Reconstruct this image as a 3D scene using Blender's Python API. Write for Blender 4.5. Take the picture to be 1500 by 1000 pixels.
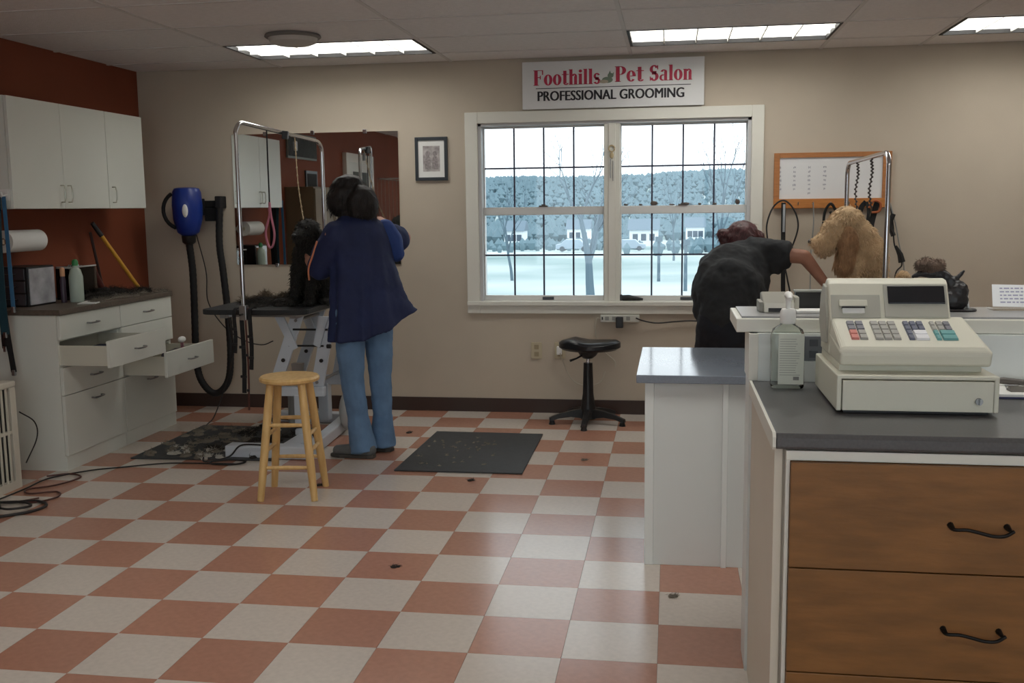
import bpy, bmesh, math, random
import numpy as np
from mathutils import Vector, Matrix, Euler
random.seed(7)
PI = math.pi
for o in list(bpy.data.objects): bpy.data.objects.remove(o)
scene = bpy.context.scene
COL = scene.collection

# ------------------------------------------------------------------ camera
CAM_POS = (0.64168, -4.29417, 1.42989)
YAW, PITCH, ROLL, FOCAL = -0.155795, 0.130941, -0.012103, 1488.745
cy, sy, cp, sp = math.cos(YAW), math.sin(YAW), math.cos(PITCH), math.sin(PITCH)
fw = Vector((sy*cp, cy*cp, -sp)); rt = Vector((cy, -sy, 0)); up = rt.cross(fw)
rt2 = rt*math.cos(ROLL) + up*math.sin(ROLL); up2 = -rt*math.sin(ROLL) + up*math.cos(ROLL)
cam_data = bpy.data.cameras.new('camera'); cam = bpy.data.objects.new('camera', cam_data); COL.objects.link(cam)
cam_data.sensor_width = 36; cam_data.lens = 36*FOCAL/1500; cam_data.clip_start = 0.05; cam_data.clip_end = 3000
M4 = Matrix(((rt2.x, up2.x, -fw.x, CAM_POS[0]), (rt2.y, up2.y, -fw.y, CAM_POS[1]), (rt2.z, up2.z, -fw.z, CAM_POS[2]), (0, 0, 0, 1)))
cam.matrix_world = M4
scene.camera = cam

# ------------------------------------------------------------------ world, exposure
world = bpy.data.worlds.new('overcast_sky'); scene.world = world; world.use_nodes = True
bg = world.node_tree.nodes['Background']
bg.inputs[0].default_value = (0.86, 0.95, 1.0, 1); bg.inputs[1].default_value = 1.75
scene.view_settings.view_transform = 'Standard'; scene.view_settings.look = 'None'
scene.view_settings.gamma = 1; scene.view_settings.use_curve_mapping = False
scene.view_settings.exposure = 0.42
LAMP = 4.2        # radiance of the fluorescent troffers

# ------------------------------------------------------------------ helpers
def srgb(r, g, b):
    f = lambda c: (c/255/12.92) if c/255 <= 0.04045 else ((c/255+0.055)/1.055)**2.4
    return (f(r), f(g), f(b), 1)
MATS = {}
def mat(name, col, rough=0.6, metal=0.0, noise=0.0, scale=8.0, bump=0.0, bscale=60.0, spec=0.5, emit=None, estr=1.0,
        alpha=None, trans=0.0, col2=None, stretch=None, coat=0.0, detail=4.0, rnd=0.0, sheen=0.0):
    if name in MATS: return MATS[name]
    m = bpy.data.materials.new(name); m.use_nodes = True; MATS[name] = m
    nt = m.node_tree; b = nt.nodes['Principled BSDF']
    b.inputs['Base Color'].default_value = col; b.inputs['Roughness'].default_value = rough
    b.inputs['Metallic'].default_value = metal; b.inputs['Specular IOR Level'].default_value = spec
    b.inputs['Transmission Weight'].default_value = trans; b.inputs['Coat Weight'].default_value = coat
    if sheen: b.inputs['Sheen Weight'].default_value = sheen
    if emit is not None:
        b.inputs['Emission Color'].default_value = emit; b.inputs['Emission Strength'].default_value = estr
    if noise or bump or col2:
        tc = nt.nodes.new('ShaderNodeTexCoord'); mp = nt.nodes.new('ShaderNodeMapping')
        nt.links.new(tc.outputs['Object'], mp.inputs[0])
        if stretch: mp.inputs['Scale'].default_value = stretch
    out = None
    if noise or col2:
        n = nt.nodes.new('ShaderNodeTexNoise'); n.inputs['Scale'].default_value = scale; n.inputs['Detail'].default_value = detail
        nt.links.new(mp.outputs[0], n.inputs['Vector'])
        cr = nt.nodes.new('ShaderNodeValToRGB'); nt.links.new(n.outputs['Fac'], cr.inputs[0])
        c = col
        lo = tuple(c[i]*(1-noise) for i in range(3))+(1,); hi = tuple(min(1, c[i]*(1+noise)) for i in range(3))+(1,)
        if col2: lo, hi = col, col2
        cr.color_ramp.elements[0].position = 0.33; cr.color_ramp.elements[1].position = 0.67
        cr.color_ramp.elements[0].color = lo; cr.color_ramp.elements[1].color = hi
        out = cr.outputs[0]; nt.links.new(out, b.inputs['Base Color'])
    if rnd:
        oi = nt.nodes.new('ShaderNodeObjectInfo'); mr = nt.nodes.new('ShaderNodeMapRange')
        mr.inputs['To Min'].default_value = 1-rnd; mr.inputs['To Max'].default_value = 1+rnd
        nt.links.new(oi.outputs['Random'], mr.inputs['Value'])
        hs = nt.nodes.new('ShaderNodeHueSaturation'); nt.links.new(mr.outputs[0], hs.inputs['Value'])
        hs.inputs['Color'].default_value = col
        if out: nt.links.new(out, hs.inputs['Color'])
        nt.links.new(hs.outputs[0], b.inputs['Base Color'])
    if bump:
        n2 = nt.nodes.new('ShaderNodeTexNoise'); n2.inputs['Scale'].default_value = bscale; n2.inputs['Detail'].default_value = 3
        nt.links.new(mp.outputs[0], n2.inputs['Vector'])
        bp = nt.nodes.new('ShaderNodeBump'); bp.inputs['Strength'].default_value = bump; bp.inputs['Distance'].default_value = 0.01
        nt.links.new(n2.outputs['Fac'], bp.inputs['Height']); nt.links.new(bp.outputs[0], b.inputs['Normal'])
    return m
def glass_mat(name, tint=(1, 1, 1, 1), refl=0.06):
    if name in MATS: return MATS[name]
    m = bpy.data.materials.new(name); m.use_nodes = True; MATS[name] = m
    nt = m.node_tree; nt.nodes.remove(nt.nodes['Principled BSDF']); out = nt.nodes['Material Output']
    t = nt.nodes.new('ShaderNodeBsdfTransparent'); t.inputs[0].default_value = tint
    g = nt.nodes.new('ShaderNodeBsdfGlossy'); g.inputs['Roughness'].default_value = 0.02
    fr = nt.nodes.new('ShaderNodeFresnel'); fr.inputs[0].default_value = 1.45
    mx = nt.nodes.new('ShaderNodeMixShader'); nt.links.new(fr.outputs[0], mx.inputs[0])
    nt.links.new(t.outputs[0], mx.inputs[1]); nt.links.new(g.outputs[0], mx.inputs[2]); nt.links.new(mx.outputs[0], out.inputs[0])
    return m

class G:
    """collects verts and faces of ONE mesh"""
    def __init__(s): s.v = []; s.f = []
    def add(s, vs, fs):
        k = len(s.v); s.v += [tuple(v) for v in vs]; s.f += [tuple(i+k for i in f) for f in fs]; return s
    def box(s, a, b, rot=None, piv=None):
        x0, y0, z0 = (min(a[i], b[i]) for i in range(3)); x1, y1, z1 = (max(a[i], b[i]) for i in range(3))
        vs = [Vector(p) for p in ((x0,y0,z0),(x1,y0,z0),(x1,y1,z0),(x0,y1,z0),(x0,y0,z1),(x1,y0,z1),(x1,y1,z1),(x0,y1,z1))]
        if rot:
            pv = Vector(piv) if piv else Vector(((x0+x1)/2, (y0+y1)/2, (z0+z1)/2)); R = Euler(rot).to_matrix()
            vs = [R @ (v-pv) + pv for v in vs]
        return s.add(vs, [(0,3,2,1),(4,5,6,7),(0,1,5,4),(1,2,6,5),(2,3,7,6),(3,0,4,7)])
    def prism(s, pts, axis, a, b):
        """pts: 2-D polygon; axis 0,1,2 is the extrusion axis"""
        def mk(p, t):
            return ((t, p[0], p[1]), (p[0], t, p[1]), (p[0], p[1], t))[axis]
        n = len(pts); vs = [mk(p, a) for p in pts] + [mk(p, b) for p in pts]
        fs = [tuple(range(n))[::-1], tuple(range(n, 2*n))] + [(i, (i+1) % n, n+(i+1) % n, n+i) for i in range(n)]
        return s.add(vs, fs)
    def tube(s, path, r, n=8, closed=False, flat=None):
        P = [Vector(p) for p in path]; m = len(P)
        R = r if hasattr(r, '__len__') else [r]*m
        T = []
        for i in range(m):
            if closed: t = P[(i+1) % m]-P[i-1]
            else: t = P[min(i+1, m-1)]-P[max(i-1, 0)]
            T.append(t.normalized() if t.length > 1e-9 else Vector((0, 0, 1)))
        a = Vector((0, 0, 1)) if abs(T[0].z) < 0.9 else Vector((1, 0, 0))
        u = T[0].cross(a).normalized(); vs = []
        for i in range(m):
            u = (u - T[i]*u.dot(T[i]))
            u = u.normalized() if u.length > 1e-6 else T[i].orthogonal().normalized()
            w = T[i].cross(u)
            fl = flat if flat else 1.0
            for k in range(n):
                an = 2*PI*k/n; vs.append(P[i]+u*math.cos(an)*R[i]+w*math.sin(an)*R[i]*fl)
        fs = []
        for i in range(m if closed else m-1):
            j = (i+1) % m
            for k in range(n): fs.append((i*n+k, i*n+(k+1) % n, j*n+(k+1) % n, j*n+k))
        if not closed: fs += [tuple(range(n))[::-1], tuple((m-1)*n+k for k in range(n))]
        return s.add(vs, fs)
    def strap(s, path, w, t, side=(0, 1, 0)):
        """flat band along a path: width w along `side`, thickness t"""
        P = [Vector(p) for p in path]; sd = Vector(side).normalized(); vs = []; m = len(P)
        for i in range(m):
            d = (P[min(i+1, m-1)]-P[max(i-1, 0)]).normalized(); nn = d.cross(sd).normalized()*t/2; q = nn.cross(d).normalized()*w/2
            vs += [P[i]-q-nn, P[i]+q-nn, P[i]+q+nn, P[i]-q+nn]
        fs = [(0, 1, 2, 3)[::-1], tuple((m-1)*4+k for k in range(4))]
        for i in range(m-1):
            for k in range(4): fs.append((i*4+k, i*4+(k+1) % 4, i*4+4+(k+1) % 4, i*4+4+k))
        return s.add(vs, fs)
    def cyl(s, a, b, r, r2=None, n=16): return s.tube([a, b], [r, r if r2 is None else r2], n)
    def lathe(s, prof, c=(0, 0, 0), n=24, sc=(1, 1)):
        m = len(prof); vs = [(c[0]+r*sc[0]*math.cos(2*PI*k/n), c[1]+r*sc[1]*math.sin(2*PI*k/n), c[2]+z) for r, z in prof for k in range(n)]
        fs = [(i*n+k, i*n+(k+1) % n, (i+1)*n+(k+1) % n, (i+1)*n+k) for i in range(m-1) for k in range(n)]
        fs += [tuple(range(n))[::-1], tuple((m-1)*n+k for k in range(n))]
        return s.add(vs, fs)
    def ell(s, c, r, rot=None, n=14, m=9):
        R = Euler(rot).to_matrix() if rot else Matrix.Identity(3); c = Vector(c); vs = []
        for i in range(1, m):
            a = PI*i/m
            for k in range(n):
                b = 2*PI*k/n; vs.append(c+R @ Vector((r[0]*math.sin(a)*math.cos(b), r[1]*math.sin(a)*math.sin(b), r[2]*math.cos(a))))
        top = len(vs); vs.append(c+R @ Vector((0, 0, r[2]))); vs.append(c+R @ Vector((0, 0, -r[2])))
        fs = [(i*n+k, (i+1)*n+k, (i+1)*n+(k+1) % n, i*n+(k+1) % n) for i in range(m-2) for k in range(n)]
        fs += [(top, k, (k+1) % n) for k in range(n)] + [(top+1, (m-2)*n+(k+1) % n, (m-2)*n+k) for k in range(n)]
        return s.add(vs, fs)
    def limb(s, pts, radii, n=12):
        """tapered limb with ball joints, closed"""
        for i in range(len(pts)-1): s.tube([pts[i], pts[i+1]], [radii[i], radii[i+1]], n)
        for p, r in zip(pts, radii): s.ell(p, (r, r, r), n=n, m=8)
        return s
    def rings(s, rings):
        """list of rings (each a list of points, same count), capped"""
        n = len(rings[0]); vs = [p for r in rings for p in r]; m = len(rings)
        fs = [(i*n+k, i*n+(k+1) % n, (i+1)*n+(k+1) % n, (i+1)*n+k) for i in range(m-1) for k in range(n)]
        fs += [tuple(range(n))[::-1], tuple((m-1)*n+k for k in range(n))]
        return s.add(vs, fs)
    def mesh(s, name):
        me = bpy.data.meshes.new(name); me.from_pydata(s.v, [], s.f); me.validate(); me.update()
        bm = bmesh.new(); bm.from_mesh(me); bmesh.ops.recalc_face_normals(bm, faces=bm.faces); bm.to_mesh(me); bm.free()
        return me
    def build(s, name, m=None, parent=None, bevel=0, smooth=False, seg=2, label=None, cat=None, group=None, kind=None):
        off = root_loc(parent)
        if off.length: s.v = [tuple(Vector(v)-off) for v in s.v]
        elif parent is None and cat:           # origin of a one-mesh thing at its base
            a = np.array(s.v); base = Vector(((a[:, 0].min()+a[:, 0].max())/2, (a[:, 1].min()+a[:, 1].max())/2, a[:, 2].min()))
            s.v = [tuple(Vector(v)-base) for v in s.v]; off = base
        o = bpy.data.objects.new(name, s.mesh(name)); COL.objects.link(o)
        if parent is None and cat: o.location = off
        o.parent = parent
        if m: o.data.materials.append(m)
        fin(o, bevel, smooth, seg); tag(o, label, cat, group, kind)
        return o
def fin(o, bevel=0, smooth=False, seg=2):
    if smooth:
        for p in o.data.polygons: p.use_smooth = True
        o.data.update()
        try: o.data.set_sharp_from_angle(angle=math.radians(42))
        except Exception: pass
    if bevel:
        b = o.modifiers.new('bevel', 'BEVEL'); b.width = bevel; b.segments = seg; b.limit_method = 'ANGLE'; b.angle_limit = math.radians(40)
def root_loc(p):
    v = Vector((0, 0, 0))
    while p is not None: v += p.location; p = p.parent
    return v
def tag(o, label=None, cat=None, group=None, kind=None):
    if label: o['label'] = label
    if cat: o['category'] = cat
    if group: o['group'] = group
    if kind: o['kind'] = kind
def thing(name, label, cat, loc=(0, 0, 0), group=None):
    o = bpy.data.objects.new(name, None); COL.objects.link(o); o.location = loc; o.empty_display_size = 0.1
    tag(o, label, cat, group); return o
def copy_tree(o, parent=None):
    c = o.copy(); COL.objects.link(c); c.parent = parent
    for ch in [x for x in bpy.data.objects if x.parent == o]: copy_tree(ch, c)
    return c
def organic(g, name, m, parent=None, voxel=0.008, smooth=4, disp=None, decim=None, **kw):
    """union of closed shells grown into one continuous surface"""
    tmp = bpy.data.objects.new('tmp', g.mesh('tmp')); COL.objects.link(tmp)
    r = tmp.modifiers.new('r', 'REMESH'); r.mode = 'VOXEL'; r.voxel_size = voxel
    if smooth:
        sm = tmp.modifiers.new('s', 'SMOOTH'); sm.iterations = smooth; sm.factor = 0.5
    if disp:
        tx = bpy.data.textures.new('t', 'CLOUDS'); tx.noise_scale = disp[1]; tx.noise_depth = 2
        d = tmp.modifiers.new('d', 'DISPLACE'); d.texture = tx; d.strength = disp[0]; d.mid_level = 0.5; d.texture_coords = 'LOCAL'
    if decim:
        dc = tmp.modifiers.new('c', 'DECIMATE'); dc.ratio = decim
    dg = bpy.context.evaluated_depsgraph_get(); dg.update()
    me = bpy.data.meshes.new_from_object(tmp.evaluated_get(dg))
    bpy.data.objects.remove(tmp)
    off = root_loc(parent)
    if off.length: me.transform(Matrix.Translation(-off))
    o = bpy.data.objects.new(name, me); COL.objects.link(o); o.parent = parent
    me.materials.clear(); me.materials.append(m)
    for p in me.polygons: p.use_smooth = True
    tag(o, kw.get('label'), kw.get('cat'), kw.get('group'), kw.get('kind'))
    return o
def tufts(src, name, m, parent, n, length, rad, droop=0.5, curl=0.3, seed=1, keep=None, seg=3, kind='stuff', lie=0.0):
    """tapering locks of hair growing out of a surface, joined into one mesh"""
    rs = random.Random(seed); me = src.data; off = root_loc(parent)
    polys = [p for p in me.polygons if (keep is None or keep(p.center+off, p.normal))]
    g = G()
    if not polys: return None
    for _ in range(n):
        p = rs.choice(polys); c = p.center+off; nn = p.normal.copy()
        rv = Vector((rs.uniform(-1, 1), rs.uniform(-1, 1), rs.uniform(-1, 1)))
        d = (nn*(1-lie) + Vector((0, 0, -1))*lie + rv*curl).normalized()
        L = length*rs.uniform(0.6, 1.3); pts = [c-nn*rad*0.5]; q = c.copy()
        for k in range(seg):
            q = q+d*(L/seg); pts.append(q.copy())
            d = (d+Vector((0, 0, -1))*droop*0.5+Vector((rs.uniform(-1, 1), rs.uniform(-1, 1), rs.uniform(-1, 1)))*curl*0.6).normalized()
        rr = [rad*(1-0.85*k/seg) for k in range(seg+1)]
        g.tube(pts, rr, 3)
    return g.build(name, m, parent, smooth=True, kind=kind)
def arc(c, r, a0, a1, n, plane='xz'):
    out = []
    for i in range(n+1):
        a = math.radians(a0+(a1-a0)*i/n); u, w = r*math.cos(a), r*math.sin(a)
        out.append((c[0]+u, c[1], c[2]+w) if plane == 'xz' else (c[0], c[1]+u, c[2]+w) if plane == 'yz' else (c[0]+u, c[1]+w, c[2]))
    return out
def spline(pts, n=8):
    P = [Vector(p) for p in pts]; P = [P[0]*2-P[1]]+P+[P[-1]*2-P[-2]]; out = []
    for i in range(1, len(P)-2):
        for k in range(n):
            t = k/n; a, b, c, d = P[i-1], P[i], P[i+1], P[i+2]
            out.append(0.5*((2*b)+(c-a)*t+(2*a-5*b+4*c-d)*t*t+(3*b-a-3*c+d)*t**3))
    out.append(P[-2]); return out
def text_mesh(txt, name, m, parent, loc, w, h, bold=0.0, rotz=0.0, extr=0.0006, tilt=0.0):
    """upright lettering facing -Y, fitted to width w and height h, lower-left corner at loc"""
    cu = bpy.data.curves.new('t', 'FONT'); cu.body = txt; cu.size = 1; cu.offset = bold; cu.resolution_u = 3
    tmp = bpy.data.objects.new('t', cu); COL.objects.link(tmp)
    dg = bpy.context.evaluated_depsgraph_get(); dg.update()
    me = bpy.data.meshes.new_from_object(tmp.evaluated_get(dg)); bpy.data.objects.remove(tmp)
    a = np.array([v.co[:] for v in me.vertices]); mn = a.min(0); mx = a.max(0)
    off = root_loc(parent); R = Euler((tilt, 0, rotz)).to_matrix()
    for v in me.vertices:
        q = Vector(((v.co.x-mn[0])/(mx[0]-mn[0])*w, 0, (v.co.y-mn[1])/(mx[1]-mn[1])*h)); v.co = R @ q + Vector(loc) - off
    o = bpy.data.objects.new(name, me); COL.objects.link(o); o.parent = parent; me.materials.clear(); me.materials.append(m)
    return o

# ------------------------------------------------------------------ materials
wall_tan = mat('wall_tan', srgb(194, 182, 165), 0.85, noise=0.03, scale=3, bump=0.08, bscale=220)
wall_rust = mat('wall_rust', srgb(132, 66, 40), 0.8, noise=0.05, scale=2.5, bump=0.08, bscale=200)
white_trim = mat('white_trim', srgb(226, 224, 214), 0.42)
white_lam = mat('white_laminate', srgb(222, 224, 216), 0.38, noise=0.015, scale=2)
white_panel = mat('white_panel', srgb(226, 230, 228), 0.4, noise=0.015, scale=2)
cream = mat('cream_paint', srgb(214, 204, 188), 0.5, noise=0.02, scale=3)
base_brown = mat('cove_base_brown', srgb(62, 46, 40), 0.5)
ceil_m = mat('ceiling_board', srgb(230, 227, 226), 0.95, noise=0.03, scale=30, bump=0.35, bscale=160, rnd=0.02)
tbar = mat('ceiling_tbar', srgb(212, 209, 207), 0.7)
tile_lt = mat('vinyl_light', srgb(204, 193, 183), 0.21, noise=0.045, scale=45, rnd=0.025, bump=0.02, bscale=30, detail=6)
tile_rd = mat('vinyl_terracotta', srgb(176, 128, 108), 0.21, noise=0.06, scale=38, rnd=0.045, bump=0.02, bscale=30, detail=6)
grout = mat('floor_adhesive', srgb(120, 96, 84), 0.7)
gray_lam = mat('gray_laminate', srgb(84, 83, 84), 0.36, noise=0.10, scale=160, detail=2)
gray_edge = mat('gray_laminate_blue', srgb(128, 136, 148), 0.12, noise=0.05, scale=160, detail=2)
brown_lam = mat('brown_laminate', srgb(96, 86, 76), 0.5, noise=0.15, scale=60)
oak = mat('oak_stained', srgb(116, 78, 36), 0.42, col2=srgb(136, 92, 46), scale=5.5, stretch=(1.3, 6, 6), bump=0.05, bscale=20, detail=10)
pine = mat('pine_varnished', srgb(206, 166, 104), 0.4, col2=srgb(224, 188, 128), scale=5, stretch=(8, 8, 1.2), detail=5)
board_wood = mat('board_frame_wood', srgb(176, 116, 66), 0.5, noise=0.12, scale=14, stretch=(1, 8, 8))
chrome = mat('chrome', srgb(205, 205, 208), 0.16, metal=1)
steel = mat('brushed_steel', srgb(160, 160, 160), 0.35, metal=1)
black_p = mat('black_plastic', srgb(26, 26, 28), 0.4)
black_m = mat('black_matte', srgb(22, 22, 23), 0.75)
black_lea = mat('black_vinyl', srgb(24, 26, 30), 0.28, bump=0.05, bscale=90)
iron = mat('black_iron', srgb(30, 28, 27), 0.45, metal=0.6)
rubber = mat('rubber_mat', srgb(58, 60, 62), 0.65, noise=0.12, scale=30, bump=0.4, bscale=260)
blue_p = mat('blue_plastic', srgb(24, 52, 138), 0.35)
table_w = mat('white_enamel', srgb(208, 214, 222), 0.35)
reg_w = mat('register_ivory', srgb(218, 216, 200), 0.45, bump=0.03, bscale=300)
reg_g = mat('register_gray', srgb(178, 177, 166), 0.5)
MIR = mat('mirror_silver', (0.80, 0.82, 0.80, 1), 0.015, metal=1)
paper = mat('white_paper', srgb(235, 235, 232), 0.7)
skin = mat('skin', srgb(172, 122, 100), 0.5, noise=0.04, scale=12)
denim = mat('denim', srgb(98, 128, 162), 0.85, noise=0.14, scale=9, bump=0.3, bscale=300)
denim2 = mat('denim_dark', srgb(24, 27, 36), 0.85, noise=0.14, scale=9, bump=0.3, bscale=300)
glass = glass_mat('window_glass')
ink = mat('black_ink', srgb(38, 36, 40), 0.6)

# ================================================================== SETTING
X0, X1, Y0, Y1, H = -3.15, 4.4, -7.0, 2.67, 2.42
T = 0.3048
# ---- floor: slab with vinyl tiles
floor = G().box((X0, Y0, -0.06), (X1, Y1, -0.004)).build('floor', grout, kind='structure')
def in_view(x, y):
    d = Vector((x, y, 0))-Vector(CAM_POS); z = d.dot(fw)
    if z < 0.3: return False
    px, py = 750+FOCAL*d.dot(rt2)/z, 500-FOCAL*d.dot(up2)/z
    return -25 < px < 1525 and 560 < py < 1035
tmesh = {}
rest = {0: G(), 1: G()}
gp = 0.0006
for i in range(-11, 15):
    for j in range(-23, 9):
        a, b = max(i*T, X0), min((i+1)*T, X1); c, d = max(j*T, Y0), min((j+1)*T, Y1)
        if b-a < 0.01 or d-c < 0.01: continue
        par = (i+j) % 2
        vis = any(in_view(x, y) for x in (a, b) for y in (c, d)) and i <= 3 and (i <= 2 or j < -3 or j > 3)
        if not vis:
            rest[par].box((a+gp, c+gp, -0.004), (b-gp, d-gp, 0)); continue
        full = b-a > T-1e-6 and d-c > T-1e-6
        m = tile_lt if par else tile_rd
        if full:
            if par not in tmesh:
                me = G().box((-T/2+gp, -T/2+gp, -0.004), (T/2-gp, T/2-gp, 0)).mesh('tile'); me.materials.append(m); tmesh[par] = me
            o = bpy.data.objects.new('tile', tmesh[par]); COL.objects.link(o); o.location = ((a+b)/2, (c+d)/2, 0); o.parent = floor
        else:
            w, h = (b-a)/2, (d-c)/2
            me = G().box((-w+gp, -h+gp, -0.004), (w-gp, h-gp, 0)).mesh('tile'); me.materials.append(m)
            o = bpy.data.objects.new('tile', me); COL.objects.link(o); o.location = ((a+b)/2, (c+d)/2, 0); o.parent = floor
rest[0].build('distant_tile', tile_rd, floor, kind='stuff'); rest[1].build('distant_tile', tile_lt, floor, kind='stuff')
# ---- walls
wx0, wx1, wz0, wz1 = -0.672, 1.158, 0.785, 2.0
WT = 0.16
G().box((X0-WT, Y1, -0.06), (wx0, Y1+WT, 2.6)).box((wx1, Y1, -0.06), (X1+WT, Y1+WT, 2.6)).box((wx0, Y1, -0.06), (wx1, Y1+WT, wz0)) \
   .box((wx0, Y1, wz1), (wx1, Y1+WT, 2.6)).build('wall_back', wall_tan, kind='structure')
G().box((X0-WT, Y0-WT, -0.06), (X0, Y1, 2.6)).build('wall_left', wall_rust, kind='structure')
G().box((X1, Y0-WT, -0.06), (X1+WT, Y1, 2.6)).build('wall_right', wall_tan, kind='structure')
fx0, fx1, fz0, fz1 = -1.6, 4.0, 0.45, 2.25
G().box((X0, Y0-WT, -0.06), (fx0, Y0, 2.6)).box((fx1, Y0-WT, -0.06), (X1, Y0, 2.6)).box((fx0, Y0-WT, -0.06), (fx1, Y0, fz0)) \
   .box((fx0, Y0-WT, fz1), (fx1, Y0, 2.6)).build('wall_front', wall_tan, kind='structure')
w2 = G()
for k in range(5): x = fx0+(fx1-fx0)*k/4; w2.box((x-0.03, Y0-0.1, fz0), (x+0.03, Y0-0.04, fz1))
w2.box((fx0, Y0-0.1, fz0), (fx1, Y0-0.04, fz0+0.05)).box((fx0, Y0-0.1, fz1-0.05), (fx1, Y0-0.04, fz1))
w2 = w2.build('window_2', white_trim, kind='structure')
for k in range(4):
    x = fx0+(fx1-fx0)*k/4; G().box((x+0.03, Y0-0.075, fz0+0.05), (x+(fx1-fx0)/4-0.03, Y0-0.070, fz1-0.05)).build('pane', glass, w2)
# ---- baseboards
def cove(name, a, b):
    G().box(a, b).build(name, base_brown, kind='structure', bevel=0.003)
cove('baseboard_back', (X0, Y1-0.010, 0), (X1, Y1, 0.098))
cove('baseboard_left', (X0, Y0, 0), (X0+0.010, 0.78, 0.098))
cove('baseboard_right', (X1-0.010, Y0, 0), (X1, Y1, 0.098))
# ---- ceiling with lay-in boards
ceiling = G().box((X0, Y0, H+0.16), (X1, Y1, H+0.2)).build('ceiling', tbar, kind='structure')
xl = [X0, -2.065, -0.85, 0.368, 1.583, 2.195, 3.41, X1]
yl = [Y1, 2.285, 1.682]
while yl[-1]-0.6096 > Y0: yl.append(yl[-1]-0.6096)
yl.append(Y0)
grid = G()
for x in xl[1:-1]: grid.box((x-0.011, Y0, H-0.001), (x+0.011, Y1, H+0.03))
for y in yl[1:-1]: grid.box((X0, y-0.011, H-0.0015), (X1, y+0.011, H+0.029))
grid.build('ceiling_grid', tbar, ceiling)
lamp_cells = [(i, j) for i in (1, 3, 5) for j in (1, 6, 11)]
for i in range(len(xl)-1):
    for j in range(len(yl)-1):
        if (i, j) in lamp_cells: continue
        a, b, c, d = xl[i]+0.012, xl[i+1]-0.012, yl[j+1]+0.012, yl[j]-0.012
        o = G().box((-(b-a)/2, -(d-c)/2, 0.002), ((b-a)/2, (d-c)/2, 0.016)).build('ceiling_panel', ceil_m, ceiling)
        o.location = ((a+b)/2, (c+d)/2, H)
# ---- ceiling lights
lamp_m = mat('fluorescent_glow', (1, 1, 1, 1), 0.5, emit=(1.0, 0.99, 0.94, 1), estr=LAMP)
gasket = mat('dark_gasket', srgb(30, 28, 28), 0.6)
louv = mat('louver_white', srgb(240, 240, 235), 0.4)
def troffer(a, b, c, d, label, group):
    t = thing('ceiling_light', label, 'ceiling light', ((a+b)/2, (c+d)/2, H), group)
    a += 0.013; b -= 0.013; c += 0.013; d -= 0.013
    f = G(); w = 0.016
    f.box((a, c, H-0.004), (a+w, d, H+0.02)).box((b-w, c, H-0.004), (b, d, H+0.02)).box((a+w, c, H-0.004), (b-w, c+w, H+0.02)).box((a+w, d-w, H-0.004), (b-w, d, H+0.02))
    f.build('frame', gasket, t)
    hz = G(); a2, b2, c2, d2 = a+w, b-w, c+w, d-w
    hz.box((a2-0.01, c2-0.01, H+0.075), (b2+0.01, d2+0.01, H+0.085)).box((a2-0.004, c2, H+0.02), (a2, d2, H+0.075)).box((b2, c2, H+0.02), (b2+0.004, d2, H+0.075)) \
      .box((a2, c2-0.004, H+0.02), (b2, c2, H+0.075)).box((a2, d2, H+0.02), (b2, d2+0.004, H+0.075))
    hz.build('housing', louv, t)
    G().box((a2+0.002, c2+0.002, H+0.040), (b2-0.002, d2-0.002, H+0.046)).build('diffuser', lamp_m, t)
    for k in range(1, 6):
        x = a2+(b2-a2)*k/6; G().box((x-0.0035, c2, H+0.002), (x+0.0035, d2, H+0.038)).build('louver', louv, t)
    for k in range(1, 3):
        y = c2+(d2-c2)*k/3; G().box((a2, y-0.0035, H+0.002), (b2, y+0.0035, H+0.038)).build('louver', louv, t)
LL = {(1, 1): 'lit fluorescent ceiling light above the wall mirror, smoke detector beside it', (3, 1): 'lit fluorescent ceiling light above the salon sign and window',
      (5, 1): 'lit fluorescent ceiling light above the whiteboard, cut by the right edge'}
for (i, j) in lamp_cells:
    troffer(xl[i], xl[i+1], yl[j+1], yl[j], LL.get((i, j), 'lit fluorescent ceiling light of the %s column in the %s row, behind the viewpoint' % ({1: 'left', 3: 'middle', 5: 'right'}[i], {6: 'second', 11: 'third'}.get(j, 'first'))), 'fluorescent lights in the back row' if j == 1 else 'fluorescent lights behind the viewpoint')
det = thing('smoke_detector', 'round off-white smoke detector on the ceiling beside the left light', 'smoke detector', (-1.50, 1.42, H))
G().lathe([(0.155, 0), (0.16, -0.012), (0.15, -0.02)][::-1], (-1.50, 1.42, H), 28).build('base', mat('detector_gray', srgb(120, 116, 112), 0.6), det, smooth=True)
G().lathe([(0.06, -0.058), (0.10, -0.054), (0.13, -0.042), (0.14, -0.02)], (-1.50, 1.42, H), 28).build('cover', mat('detector_white', srgb(190, 186, 180), 0.5), det, smooth=True)

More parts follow.
